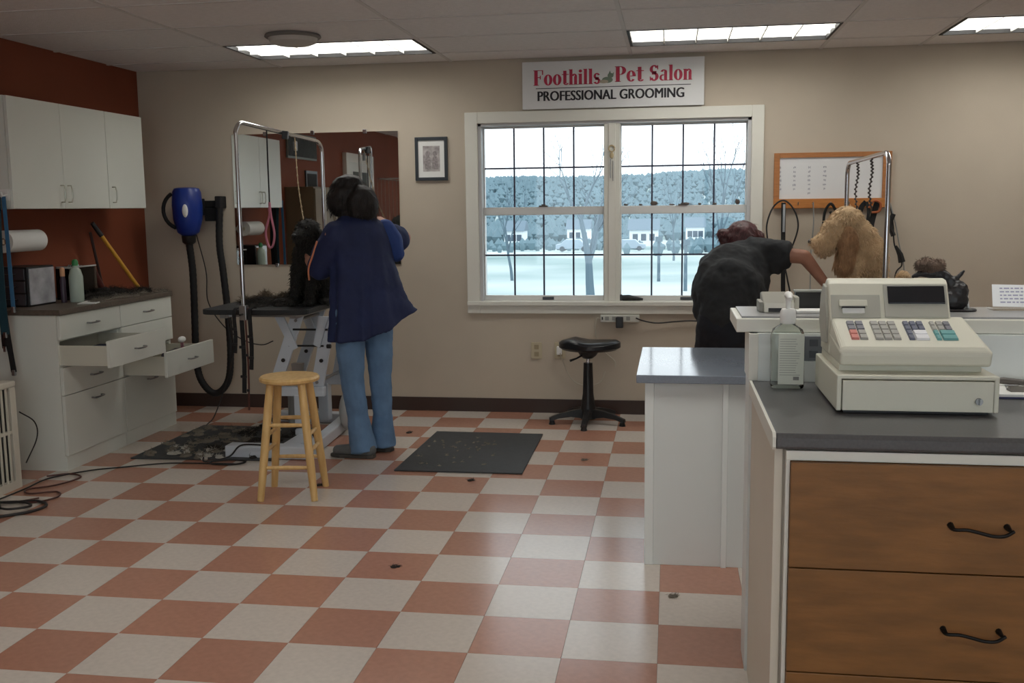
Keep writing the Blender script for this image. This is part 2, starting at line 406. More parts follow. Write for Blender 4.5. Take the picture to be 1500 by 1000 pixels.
# ---- window: twin double-hung with dark grilles
win = G()
cw = 0.088
win.box((wx0-cw, Y1-0.020, wz0-0.085), (wx0, Y1+0.002, wz1+cw-0.012)).box((wx1, Y1-0.020, wz0-0.085), (wx1+cw-0.008, Y1+0.002, wz1+cw-0.012)) \
   .box((wx0, Y1-0.020, wz1), (wx1, Y1+0.002, wz1+cw-0.012))
window = win.build('window_1', white_trim, kind='structure', bevel=0.004)
G().box((wx0-cw, Y1-0.034, wz0-0.03), (wx1+cw-0.008, Y1+0.002, wz0)).box((wx0, Y1, wz0-0.018), (wx1, Y1+0.075, wz0+0.002)).build('window_sill', white_trim, window, bevel=0.004)
G().box((wx0, Y1-0.018, wz0-0.085), (wx1, Y1+0.002, wz0-0.03)).build('apron', white_trim, window, bevel=0.003)
jm = mat('jamb_white', srgb(205, 205, 206), 0.5)
G().box((wx0, Y1, wz0), (wx0+0.022, Y1+WT, wz1)).box((wx1-0.022, Y1, wz0), (wx1, Y1+WT, wz1)).box((wx0, Y1, wz1-0.018), (wx1, Y1+WT, wz1)).build('jamb', jm, window)
mull = (0.190, 0.298)
G().box((mull[0], Y1+0.005, wz0), (mull[1], Y1+WT, wz1-0.018)).box((mull[0]+0.030, Y1-0.004, wz0), (mull[1]-0.030, Y1+0.006, wz1-0.018)).build('mullion', white_trim, window, bevel=0.003)
bar = mat('dark_grille', srgb(58, 62, 84), 0.5)
sash_m = mat('sash_white', srgb(222, 222, 220), 0.45)
for ux0, ux1 in ((wx0+0.022, mull[0]), (mull[1], wx1-0.022)):
    for lo in (True, False):
        z0, z1 = (wz0+0.002, 1.432) if lo else (1.376, wz1-0.018)
        y0 = Y1+0.050 if lo else Y1+0.085; st = 0.006 if not lo else 0.008; rb = 0.034 if lo else 0.052; rt_ = 0.052 if lo else 0.012
        y1 = y0+0.032
        o = G().box((ux0, y0, z0), (ux0+st, y1, z1)).box((ux1-st, y0, z0), (ux1, y1, z1)).box((ux0+st, y0, z0), (ux1-st, y1, z0+rb)).box((ux0+st, y0, z1-rt_), (ux1-st, y1, z1)) \
             .build('sash', sash_m, window, bevel=0.002)
        gx0, gx1, gz0, gz1 = ux0+st, ux1-st, z0+rb, z1-rt_
        ym = (y0+y1)/2
        hw = 0.0058
        for k in range(1, 4):
            x = gx0+(gx1-gx0)*k/4; G().box((x-hw, ym-0.006, gz0), (x+hw, ym+0.004, gz1)).build('glazing_bar', bar, window)
        zm = (gz0+gz1)/2; G().box((gx0, ym-0.0055, zm-hw), (gx1, ym+0.0035, zm+hw)).build('glazing_bar', bar, window)
        for k in range(4):
            for h in range(2):
                xa = gx0+(gx1-gx0)*k/4; xb = gx0+(gx1-gx0)*(k+1)/4
                za, zb = (gz0, zm) if h == 0 else (zm, gz1)
                G().box((xa+hw, ym, za+(hw if h else 0)), (xb-hw, ym+0.002, zb-(0 if h else hw))).build('pane', glass, window)
    xm = (ux0+ux1)/2
    G().box((xm-0.030, Y1+0.040, 1.432), (xm+0.030, Y1+0.066, 1.442)).box((xm-0.012, Y1+0.044, 1.442), (xm+0.016, Y1+0.058, 1.450)).build('latch', mat('latch_bronze', srgb(80, 74, 70), 0.5), window, bevel=0.002)
    G().box((xm-0.040+0.03, Y1+0.044, wz0+0.006), (xm+0.040+0.03, Y1+0.051, wz0+0.026)).build('lift_handle', mat('lift_gray', srgb(70, 74, 80), 0.4), window, bevel=0.002)

# ================================================================== OUTSIDE
def terrain(x, y):
    d = y-Y1
    if d < 220: z = -2.3 - 0.020*max(d-20, 0) - 0.3*math.sin(x*0.03+d*0.05)
    else:
        t = min(1, (d-220)/330); t = t*t*(3-2*t); base = -6.3
        z = base + t*(20.5+2.2*math.sin(x*0.011+1.0)+0.8*math.sin(x*0.05))
    return z
g = G(); nx, ny = 60, 60
ys = [Y1+WT+0.4+ (k/ny)**2*620 for k in range(ny+1)]
for k in range(ny+1):
    for i in range(nx+1):
        x = (i/nx-0.5)*(40+ys[k]*2.2); g.v.append((x, ys[k], terrain(x, ys[k])))
for k in range(ny):
    for i in range(nx):
        a = k*(nx+1)+i; g.f.append((a, a+1, a+nx+2, a+nx+1))
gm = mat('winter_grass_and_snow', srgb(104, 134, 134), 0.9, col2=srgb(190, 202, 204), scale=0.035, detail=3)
ground = g.build('ground', gm, kind='structure')
# far wooded hillside: bare crowns, uncountable
rs = random.Random(5)
hill_m = mat('woodland_haze_blue', srgb(100, 124, 134), 0.95, col2=srgb(106, 131, 141), scale=0.02, detail=4)  # distance haze put into the crown colour as a blue tint
at = lambda px_x, y: CAM_POS[0]+(px_x-CAM_POS[0])*(y-CAM_POS[1])/(2.7-CAM_POS[1])
KEEP = [(at(-0.42, 190), 190), (at(0.02, 205), 205), (at(0.46, 180), 180), (at(0.80, 200), 200), (at(-0.02, 118), 118), (at(0.36, 128), 128)]
g = G()
for k in range(24000):
    y = 95+470*rs.random()**0.6; x = rs.uniform(-0.75*y-10, 0.55*y+20)
    if any((abs(y-b_) < 9 and abs(x-a_) < 7) or (abs(x-a_) < 5 and b_-24 < y < b_) for a_, b_ in KEEP): continue
    h = rs.uniform(1.6, 3.6)*(0.55 if y < 200 else 1); z = terrain(x, y); r = h*rs.uniform(0.3, 0.5)
    n = 5; a0 = rs.uniform(0, 6)
    vs = [(x+r*0.25*math.cos(a0+2*PI*q/n), y+r*0.25*math.sin(a0+2*PI*q/n), z-0.5) for q in range(n)]+[(x+r*math.cos(a0+2*PI*q/n), y+r*math.sin(a0+2*PI*q/n), z+h*0.55) for q in range(n)]+[(x, y, z+h)]
    fs = [(q, (q+1) % n, n+(q+1) % n, n+q) for q in range(n)]+[(n+q, n+(q+1) % n, 2*n) for q in range(n)]
    g.add(vs, fs)
g.build('woodland', hill_m, smooth=True, kind='stuff', cat='woodland', label='haze-tinted blue wooded hillside of bare winter trees beyond the window')
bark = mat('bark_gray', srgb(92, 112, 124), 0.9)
def bare_tree(x, y, h, r, seed, label, spread=0.55, base=None):
    q = random.Random(seed); z0 = terrain(x, y)-0.1 if base is None else base
    t = thing('bare_tree', label, 'tree', (x, y, z0), 'bare winter trees outside the window')
    tr = G(); br = G()
    def grow(p, d, L, rad, lev, g):
        pts = [p.copy()]; rr = [rad]; qd = d.copy(); pp = p.copy()
        for k in range(4):
            qd = (qd+Vector((q.uniform(-1, 1), q.uniform(-1, 1), q.uniform(-0.2, 0.6)))*0.13).normalized(); pp = pp+qd*L/4; pts.append(pp.copy()); rr.append(rad*(1-0.55*(k+1)/4))
        g.tube(pts, rr, 6 if lev < 2 else 3)
        if lev >= 4: return
        for k in range(3 if lev else 4):
            i = q.randint(2, 4); a = q.uniform(0, 2*PI)
            dd = (qd+Vector((math.cos(a), math.sin(a), q.uniform(-0.1, 0.5)))*spread).normalized()
            grow(pts[i], dd, L*q.uniform(0.55, 0.78), rr[i]*0.75, lev+1, br)
    grow(Vector((x, y, z0)), Vector((0, 0, 1)), h*0.42, r, 0, tr)
    tr.build('trunk', bark, t, smooth=True); br.build('branches', bark, t)
def at(px_x, y):   # x on the line of sight through window position px_x at depth Y1
    return CAM_POS[0]+(px_x-CAM_POS[0])*(y-CAM_POS[1])/(2.7-CAM_POS[1])
bare_tree(at(0.10, 42), 42, 9.5, 0.24, 3, 'large forked bare tree outside the left window unit, right panes')
bare_tree(at(-0.45, 60), 60, 8.5, 0.11, 4, 'slender bare tree outside the leftmost panes of the left window unit', 0.4)
bare_tree(at(0.98, 60), 60, 13, 0.13, 8, 'tall bare tree outside the rightmost panes, its top against the sky', 0.3)
bare_tree(at(0.66, 85), 85, 9, 0.12, 10, 'thin bare tree outside the middle of the right window unit', 0.4)
hw_m = mat('house_siding', srgb(225, 232, 236), 0.8); roof_m = mat('house_roof', srgb(104, 124, 138), 0.8); dk = mat('house_window', srgb(70, 88, 104), 0.4)
for n, (px, y, w, lab) in enumerate([(-0.42, 190, 3.6, 'tiny white house far off, in the left window unit'), (0.02, 205, 4.5, 'wide white house far off, seen beside the forked tree'),
                                     (0.46, 180, 5, 'white house far off, in the left panes of the right window unit'), (0.80, 200, 3.5, 'narrow white house far off, behind the thin tree in the right unit')]):
    x = at(px, y); z = terrain(x, y); t = thing('house', lab, 'house', (x, y, z), 'far houses in the valley')
    G().box((x-w/2, y-3, z-0.5), (x+w/2, y+3, z+3)).build('wall', hw_m, t)
    G().prism([(y-3.4, z+2.9), (y+3.4, z+2.9), (y, z+4.8)], 0, x-w/2-0.3, x+w/2+0.3).build('roof', roof_m, t)
    for k in (-1, 0, 1): G().box((x+k*w/3.4-0.45, y-3.05, z+1), (x+k*w/3.4+0.45, y-3.0, z+2.2)).build('window', dk, t)
for px, y, lab in ((0.56, 58, 'gray utility post outside the right window unit, left of the other post'), (0.74, 50, 'gray utility post outside the right window unit, nearest the groomer')):
    x = at(px, y); z = terrain(x, y); t = thing('utility_post', lab, 'post', (x, y, z), 'posts outside the window')
    G().cyl((x, y, z), (x, y, z+2.6), 0.10, 0.08, 8).build('shaft', bark, t); G().box((x-0.22, y-0.1, z+2.4), (x+0.22, y+0.1, z+2.7)).build('cap', bark, t)
car_m = mat('car_pale', srgb(150, 168, 182), 0.4); tyre_m = mat('tyre_slate', srgb(70, 84, 94), 0.7)
for px, y, lab in ((-0.02, 118, 'pale parked car outside, left of the forked tree trunk'), (0.36, 128, 'pale parked car outside, in the left panes of the right unit')):
    x = at(px, y); z = terrain(x, y)+0.1; t = thing('car', lab, 'car', (x, y, z), 'parked cars outside')
    G().prism([(x-2.1, z+0.3), (x+2.1, z+0.3), (x+2.1, z+0.85), (x+1.3, z+0.95), (x+0.8, z+1.45), (x-0.9, z+1.45), (x-1.5, z+0.95), (x-2.1, z+0.85)], 1, y-0.85, y+0.85).build('body', car_m, t, bevel=0.08)
    for s in (-1.3, 1.3): G().cyl((x+s, y-0.88, z+0.32), (x+s, y+0.88, z+0.32), 0.32, n=14).build('wheel', tyre_m, t)

# ================================================================== LEFT: cabinets
def pull(g_name, parent, c, axis, L=0.10, m=None, r=0.005, out=(1, 0, 0), sag=0.028):
    """bow handle centred at c, length along axis"""
    c = Vector(c); ax = Vector(axis); o = Vector(out)
    return G().tube([c-ax*L/2, c-ax*L/2+o*sag*0.8, c-ax*L*0.25+o*sag, c+ax*L*0.25+o*sag, c+ax*L/2+o*sag*0.8, c+ax*L/2], r, 8).build(g_name, m, parent, smooth=True)
brass = mat('satin_nickel', srgb(188, 186, 172), 0.3, metal=0.9)
XF = -2.85; UZ0, UZ1 = 1.455, 2.055
def wall_cab(y0, y1, doors, label):
    t = thing('wall_cabinet', label, 'cabinet', (X0, (y0+y1)/2, UZ0), 'white wall cabinets over the drawers')
    G().box((X0+0.001, y0, UZ0), (XF-0.020, y1, UZ1)).build('body', white_lam, t)
    for (a, b, hy) in doors:
        d = G().box((XF-0.018, a+0.0015, UZ0+0.001), (XF, b-0.0015, UZ1-0.001)).build('door', white_lam, t, bevel=0.0015)
        pull('handle', d, (XF, hy, UZ0+0.085), (0, 0, 1), 0.096, brass, 0.004)
wall_cab(0.739, 1.693, [(0.739, 1.216, 1.216-0.035), (1.216, 1.693, 1.216+0.035)], 'white two-door wall cabinet over the drawers, nearer the left edge')
wall_cab(1.695, 2.145, [(1.695, 2.145, 1.735)], 'white single-door wall cabinet next to the back corner')
# drawer units
XB = -2.665; BY = (0.79, 1.417, 2.06)
def drawer(t, y0, y1, z0, z1, open_=0.0, hz=None, hm=None, depth=0.42, open_label=None):
    x = XB+open_
    d = G().box((x-0.018, y0+0.002, z0+0.002), (x, y1-0.002, z1-0.002)).build('drawer', white_lam, t, bevel=0.0015, label=open_label)
    if open_:
        s = G(); xb = x-0.018-depth; h = z1-0.03
        s.box((xb, y0+0.015, z0+0.012), (x-0.018, y0+0.027, h)).box((xb, y1-0.027, z0+0.012), (x-0.018, y1-0.015, h)).box((xb, y0+0.027, z0+0.012), (xb+0.012, y1-0.027, h)).box((xb, y0+0.027, z0+0.012), (x-0.018, y1-0.027, z0+0.018))
        s.build('drawer_box', mat('drawer_inner', srgb(206, 203, 188), 0.5), d)
    zc = hz if hz else (z0+z1)/2
    pull('handle', d, (x, (y0+y1)/2, zc), (0, 1, 0), 0.095, steel, 0.005)
    return d
rows = (0.085, 0.425, 0.583, 0.735, 0.873)
def base_unit(y0, y1, open_row, label):
    t = thing('drawer_cabinet', label, 'drawer cabinet', ((X0+XB)/2, (y0+y1)/2, 0), 'white drawer cabinets along the left wall')
    g = G(); th = 0.018; xb = XB-0.020
    g.box((X0+0.012, y0, 0), (xb, y0+th, 0.873)).box((X0+0.012, y1-th, 0), (xb, y1, 0.873)).box((X0+0.012, y0+th, 0.10), (X0+0.02, y1-th, 0.873)).box((X0+0.012, y0+th, 0.085), (xb, y1-th, 0.10)).box((X0+0.02, y0+th, 0.857), (xb, y1-th, 0.873))
    for z in rows[1:-1]: g.box((X0+0.02, y0+th, z-0.008), (xb, y1-th, z+0.008))
    g.build('body', white_lam, t)
    G().box((XB-0.05, y0+0.001, 0.0), (XB-0.010, y1-0.001, 0.083)).build('plinth', white_lam, t)
    for k in range(4):
        drawer(t, y0, y1, rows[k], rows[k+1], 0.285 if k == open_row else 0, hz=rows[1]-0.055 if k == 0 else None, open_label='pulled-out drawer' if k == open_row else None)
    return t
base_unit(BY[0], BY[1], 2, 'white drawer cabinet nearer the viewer, its second drawer from the top pulled out')
base_unit(BY[1], BY[2], 1, 'white drawer cabinet next to the back corner, its third drawer pulled out')
G().box((X0+0.001, BY[0]-0.012, 0.874), (XB+0.012, BY[2]+0.005, 0.905)).build('countertop', brown_lam, bevel=0.003, cat='countertop', label='brown laminate countertop with clippings over the left drawer cabinets')
CT = 0.905
# things inside the third-row drawer
brm = mat('brush_pink', srgb(196, 140, 150), 0.5)
b = thing('grooming_brush', 'pink-handled grooming brush sticking out of the open right drawer', 'brush', (-2.50, 1.86, 0.47))
G().cyl((-2.52, 1.90, 0.462), (-2.47, 1.80, 0.60), 0.014, 0.010, 10).build('handle', brm, b, smooth=True); G().ell((-2.465, 1.79, 0.615), (0.022, 0.035, 0.02)).build('head', paper, b, smooth=True)
G().box((-2.60, 1.72, 0.447), (-2.47, 1.98, 0.535), rot=(0, 0, 0.15)).build('towel', mat('dark_cloth', srgb(60, 56, 66), 0.9), bevel=0.02, cat='towel', label='folded dark cloth lying in the open right drawer')
G().box((-2.66, 1.47, 0.447), (-2.44, 1.62, 0.50), rot=(0, 0, -0.1)).build('supply_box', mat('supply_gray', srgb(120, 122, 130), 0.6), bevel=0.005, cat='box', label='gray box lying in the open right drawer')
G().box((-2.75, 0.9, 0.603), (-2.50, 1.32, 0.65), rot=(0, 0, 0.05)).build('tool_pouch', mat('navy_pouch', srgb(38, 42, 60), 0.8), bevel=0.02, cat='pouch', label='dark pouch lying in the open left drawer')

# ---- things on the left countertop
r = thing('paper_towel_roll', 'white paper towel roll mounted on the left wall under the cabinets', 'paper towel', (-3.02, 1.03, 1.22))
def ytube(y0, y1, c, ro, name, m, par):
    G().cyl((c[0], y0, c[1]), (c[0], y1, c[1]), ro, n=28).build(name, m, par, smooth=True)
ytube(0.88, 1.20, (-3.03, 1.275), 0.062, 'roll', paper, r); ytube(0.865, 0.879, (-3.03, 1.275), 0.02, 'core', mat('cardboard', srgb(120, 84, 60), 0.8), r)
G().box((X0+0.001, 0.855, 1.262), (-3.01, 0.864, 1.288)).box((X0+0.001, 1.205, 1.262), (-3.01, 1.214, 1.288)).box((X0+0.001, 0.864, 1.262), (X0+0.008, 1.205, 1.288)).build('bracket', cream, r)
s = thing('storage_drawers', 'small black storage unit with clear side on left countertop', 'storage box', (-3.0, 1.06, CT))
frost = mat('frosted_plastic', srgb(176, 176, 182), 0.2, noise=0.3, scale=9)
sx0, sx1, sy0, sy1 = -3.135, -2.925, 0.93, 1.19
G().box((sx0, sy0+0.008, CT), (sx1-0.012, sy1, CT+0.225)).build('case', black_p, s, bevel=0.004)
G().box((sx1-0.012, sy0+0.016, CT+0.01), (sx1-0.004, sy1-0.01, CT+0.215)).build('side_panel', frost, s, bevel=0.002)
for k in range(3):
    d = G().box((sx0+0.012, sy0-0.004, CT+0.010+k*0.071), (sx1-0.026, sy0+0.007, CT+0.074+k*0.071)).build('drawer', mat('smoke_plastic', srgb(62, 62, 68), 0.25), s, bevel=0.002)
    G().box((-3.07, sy0-0.014, CT+0.036+k*0.071), (-3.0, sy0-0.004, CT+0.045+k*0.071)).build('handle', black_p, d)
bt = thing('spray_bottle', 'pale green-white bottle with green cap on left countertop', 'bottle', (-2.85, 1.26, CT))
bt_m = mat('bottle_milky', srgb(176, 190, 178), 0.35)
G().lathe([(0.038, 0), (0.040, 0.01), (0.040, 0.15), (0.030, 0.19), (0.016, 0.205), (0.016, 0.215)], (-2.85, 1.27, CT), 20).build('body', bt_m, bt, smooth=True)
G().lathe([(0.018, 0.215), (0.018, 0.240), (0.010, 0.252)], (-2.85, 1.27, CT), 16).build('cap', mat('cap_green', srgb(48, 130, 74), 0.4), bt, smooth=True)
bt2 = thing('small_bottle', 'small dark bottle with peach cap behind the milky bottle', 'bottle', (-2.905, 1.245, CT))
G().lathe([(0.016, 0), (0.017, 0.13), (0.012, 0.15), (0.012, 0.155)], (-2.90, 1.215, CT), 14).build('body', mat('bottle_dark', srgb(60, 44, 60), 0.35), bt2, smooth=True)
G().lathe([(0.014, 0.155), (0.014, 0.20), (0.008, 0.208)], (-2.90, 1.215, CT), 14).build('cap', mat('cap_peach', srgb(214, 160, 120), 0.45), bt2, smooth=True)
jar = thing('tool_jar', 'clear tool caddy holding grooming scissors on left countertop', 'jar', (-2.98, 1.50, CT))
clear = glass_mat('clear_plastic', (0.93, 0.93, 0.92, 1))
cj = G(); cj.box((-3.05, 1.38, CT), (-2.93, 1.63, CT+0.006))
for a, b_ in (((-3.05, 1.38), (-3.046, 1.63)), ((-2.934, 1.38), (-2.93, 1.63)), ((-3.046, 1.38), (-2.934, 1.384)), ((-3.046, 1.626), (-2.934, 1.63))): cj.box((a[0], a[1], CT), (b_[0], b_[1], CT+0.20))
cj.build('caddy', clear, jar)
G().box((-3.046, 1.384, CT+0.19), (-2.934, 1.388, CT+0.202)).box((-2.936, 1.384, CT+0.194), (-2.93, 1.63, CT+0.202)).build('rim', paper, jar)
for n, (y, h) in enumerate(((1.42, 0.21), (1.47, 0.18), (1.52, 0.20), (1.57, 0.17))):
    sc = thing('scissors', 'steel grooming scissors standing in the clear caddy on the left countertop', 'scissors', (-2.99, y, CT+0.01), 'scissors in the clear caddy')
    G().cyl((-2.99, y, CT+0.008), (-2.985, y+0.01, CT+h-0.03), 0.004, n=6).build('blade', steel, sc)
    G().tube(arc((-2.985, y+0.002, CT+h-0.012), 0.012, 0, 340, 10, 'yz'), 0.003, 6).tube(arc((-2.985, y+0.028, CT+h-0.012), 0.012, 0, 340, 10, 'yz'), 0.003, 6).build('handle', black_p if n % 2 else steel, sc)
st = thing('wooden_pole', 'yellow wooden pole with black grip leaning on the rust wall', 'pole', (-2.95, 2.02, CT))
G().cyl((-2.86, 2.03, CT+0.003), (-3.0, 1.83, CT+0.375), 0.0125, n=12).build('shaft', mat('yellow_wood', srgb(206, 150, 48), 0.5), st, smooth=True)
G().cyl((-3.0, 1.83, CT+0.375), (-3.035, 1.785, CT+0.46), 0.017, 0.014, 12).build('grip', black_p, st, smooth=True)
G().cyl((-3.04, 1.88, CT+0.003), (-3.06, 1.80, CT+0.40), 0.009, n=8).build('dark_rod', mat('rod_brown', srgb(60, 38, 34), 0.6), cat='rod', label='thin dark rod leaning on the rust wall beside the yellow pole', smooth=True)
br = thing('dusting_brush', 'dark red handled dusting brush standing upright on left countertop', 'brush', (-3.0, 1.72, CT))
G().cyl((-2.99, 1.77, CT+0.05), (-3.0, 1.71, CT+0.165), 0.022, 0.016, 12).ell((-3.0, 1.708, CT+0.17), (0.02, 0.02, 0.016)).build('handle', mat('maroon_grip', srgb(88, 40, 34), 0.5), br, smooth=True)
G().ell((-2.985, 1.78, CT+0.025), (0.045, 0.05, 0.025)).build('bristles', black_m, br, smooth=True)
G().box((-2.78, 1.12, CT), (-2.68, 1.30, CT+0.004), rot=(0, 0, 0.3)).build('paper_sheet', paper, cat='paper', label='small white paper sheet at the countertop edge below the bottles')
clip_d = mat('hair_dark', srgb(48, 44, 40), 0.95); clip_g = mat('hair_gray', srgb(124, 116, 104), 0.95); clip_w = mat('hair_pale', srgb(190, 186, 176), 0.95)
def hair_pile(name, label, blobs, m, n, L, rad, cat='dog hair', seed=1, parent=None, curl=0.9):
    g = G()
    for c, r_ in blobs: g.ell(c, r_, n=10, m=6)
    o = g.build('heap' if parent else name, m, parent, smooth=True, kind='stuff')
    if not parent: tag(o, label, cat)
    rs_ = random.Random(seed); g2 = G(); 
    for _ in range(n):
        c, r_ = rs_.choice(blobs); a, e = rs_.uniform(0, 2*PI), rs_.uniform(0, PI/2)
        p = Vector((c[0]+r_[0]*math.cos(a)*math.cos(e), c[1]+r_[1]*math.sin(a)*math.cos(e), c[2]+r_[2]*math.sin(e)*0.9))
        pts = [p]; d = Vector((rs_.uniform(-1, 1), rs_.uniform(-1, 1), rs_.uniform(0, 0.7))).normalized()
        for k in range(3):
            pts.append(pts[-1]+d*L/3); d = (d+Vector((rs_.uniform(-1, 1), rs_.uniform(-1, 1), rs_.uniform(-0.9, 0.2)))*curl).normalized()
        base = c[2]-r_[2]*0.2
        pts = [Vector((q.x, q.y, max(q.z, base+rad))) for q in pts]
        g2.tube(pts, [rad, rad*0.8, rad*0.6, rad*0.2], 3)
    q = g2.build('loose_hair', m, o, kind='stuff')
    return o
rs = random.Random(3)
hair_pile('hair_clippings', 'heap of dark dog hair clippings on the left countertop', [((rs.uniform(-3.0, -2.75), rs.uniform(1.4, 2.0), CT+0.004), (rs.uniform(0.03, 0.06), rs.uniform(0.04, 0.08), rs.uniform(0.012, 0.028))) for _ in range(16)], clip_d, 1200, 0.045, 0.0013)
hair_pile('hair_clippings', 'thin grayish dog hair along the front of the left countertop', [((rs.uniform(-2.78, -2.69), rs.uniform(1.25, 2.03), CT+0.002), (rs.uniform(0.02, 0.04), rs.uniform(0.03, 0.06), rs.uniform(0.006, 0.012))) for _ in range(14)], clip_g, 800, 0.035, 0.0012, seed=9)

# ---- leashes hanging at the cabinet end (left edge)
hk = thing('wall_hook', 'white hook on the side of the wall cabinet at the left edge', 'hook', (-2.93, 0.739, 1.50))
G().box((-2.955, 0.728, 1.50), (-2.865, 0.7385, 1.56)).tube([(-2.88, 0.73, 1.53), (-2.88, 0.69, 1.522), (-2.88, 0.68, 1.545)], 0.006, 8).tube([(-2.935, 0.73, 1.53), (-2.935, 0.69, 1.522), (-2.935, 0.68, 1.545)], 0.006, 8).build('hook_bracket', paper, hk)
def leash(label, pts, w, m, group, side=(0, 1, 0), buckle=True):
    t = thing('leash', label, 'leash', pts[-1], group)
    G().strap(spline(pts, 6), w, 0.004, side).build('strap', m, t)
    if buckle: p = Vector(pts[-1]); G().box(p-Vector((0.010, 0.008, 0.02)), p+Vector((0.010, 0.008, 0.012))).build('clip', steel, t, bevel=0.003)
    return t
teal = mat('teal_strap', srgb(24, 62, 74), 0.7); bluest = mat('blue_strap', srgb(52, 104, 142), 0.6)
leash('wide dark teal leash hanging from the hook at the left edge', [(-2.915, 0.695, 1.52), (-2.93, 0.70, 1.3), (-2.935, 0.70, 1.0), (-2.93, 0.70, 0.78)], 0.046, teal, 'leashes at the left photo edge', (1, 0, 0))
leash('light blue leash hanging beside the black storage unit at the left edge', [(-2.872, 0.69, 1.52), (-2.868, 0.69, 1.3), (-2.866, 0.69, 1.1), (-2.864, 0.69, 0.92)], 0.022, bluest, 'leashes at the left photo edge', (1, 0, 0))
leash('long black leash hanging lowest at the left edge', [(-2.935, 0.712, 1.52), (-2.945, 0.715, 1.1), (-2.93, 0.715, 0.80), (-2.907, 0.715, 0.57)], 0.032, black_m, 'leashes at the left photo edge', (1, 0, 0))
leash('black leash hanging behind the teal one at the left edge', [(-2.955, 0.722, 1.52), (-2.965, 0.725, 1.2), (-2.96, 0.725, 0.9), (-2.955, 0.725, 0.70)], 0.035, black_p, 'leashes at the left photo edge', (1, 0, 0))

# ---- louvred white appliance bottom left
ap = thing('dehumidifier', 'white louvred dehumidifier on the floor at the left edge', 'dehumidifier', (-2.91, 0.14, 0))
apm = mat('appliance_white', srgb(206, 200, 186), 0.45); apd = mat('appliance_dark', srgb(52, 54, 52), 0.6)
ax0, ax1, ay0, ay1 = -3.10, -2.735, -0.20, 0.470
G().box((ax0+0.02, ay0+0.02, 0.02), (ax1-0.030, ay1-0.02, 0.54)).build('inner_body', apd, ap)
G().box((ax0, ay0, 0.535), (ax1+0.004, ay1+0.004, 0.568)).build('top_cover', apm, ap, bevel=0.008)
G().box((ax0, ay0, 0.0), (ax1, ay1, 0.045)).box((ax1-0.02, ay1-0.045, 0.045), (ax1, ay1, 0.535)).box((ax1-0.02, ay0, 0.045), (ax1, ay0+0.045, 0.535)).box((ax0, ay1-0.02, 0.045), (ax1-0.02, ay1, 0.535)).box((ax0, ay0, 0.045), (ax1-0.02, ay0+0.02, 0.535)) \
   .box((ax1-0.019, ay0+0.045, 0.295), (ax1-0.003, ay1-0.045, 0.312)).build('casing', apm, ap)
for k in range(16):
    y = ay0+0.052+k*0.0360; G().box((ax1-0.008, y, 0.045), (ax1-0.002, y+0.013, 0.535)).build('slat', apm, ap)
# cords on the floor
cordm = mat('cord_black', srgb(30, 26, 26), 0.5); cordr = mat('cord_maroon', srgb(84, 44, 36), 0.5)
def cord(label, pts, r=0.004, m=None, name='loose_cable', cat='cord'):
    return G().tube(spline(pts, 8), r, 7).build(name, m or cordm, smooth=True, cat=cat, label=label)
z = 0.006
cord('long black cord running over the floor to the left mat', [(-1.80, 1.03, z), (-2.0, 1.02, z), (-2.2, 1.0, z), (-2.42, 0.88, z), (-2.55, 0.80, z), (-2.68, 0.62, z), (-2.68, 0.42, z), (-2.69, 0.20, z)])
cord('tangled dark red cord on the floor in front of the drawer cabinet', [(-2.72, 0.66, z), (-2.62, 0.72, z), (-2.52, 0.66, z), (-2.56, 0.50, z), (-2.66, 0.40, z), (-2.60, 0.33, z), (-2.48, 0.38, z), (-2.42, 0.30, z), (-2.46, 0.20, z), (-2.56, 0.18, z), (-2.50, 0.26, z)], 0.0045, cordr)
cord('thick black cord looped on the floor at the left edge', [(-2.75, -0.14, 0.012), (-2.55, -0.10, z+0.004), (-2.40, 0.02, z+0.003), (-2.38, 0.14, z+0.003), (-2.48, 0.20, z+0.003), (-2.62, 0.16, z+0.003), (-2.80, 0.18, z+0.003), (-3.0, 0.1, z+0.003)], 0.007)
cord('black cord forming an inner loop at the left edge', [(-2.62, 0.08, 0.012), (-2.5, 0.02, 0.02), (-2.43, 0.09, z+0.012), (-2.52, 0.15, z+0.012), (-2.65, 0.12, 0.02)], 0.006)
G().lathe([(0.045, 0), (0.05, 0.015), (0.045, 0.05), (0.02, 0.06)], (-2.62, 0.05, 0.0), 14).build('plug', black_p, smooth=True, cat='plug', label='black plug lying in the cord loop at the left edge')
cord('thin black cord bent against the side of the drawer cabinet', [(-2.728, 0.48, 0.40), (-2.70, 0.56, 0.33), (-2.70, 0.57, 0.24), (-2.725, 0.50, 0.12)], 0.0035)

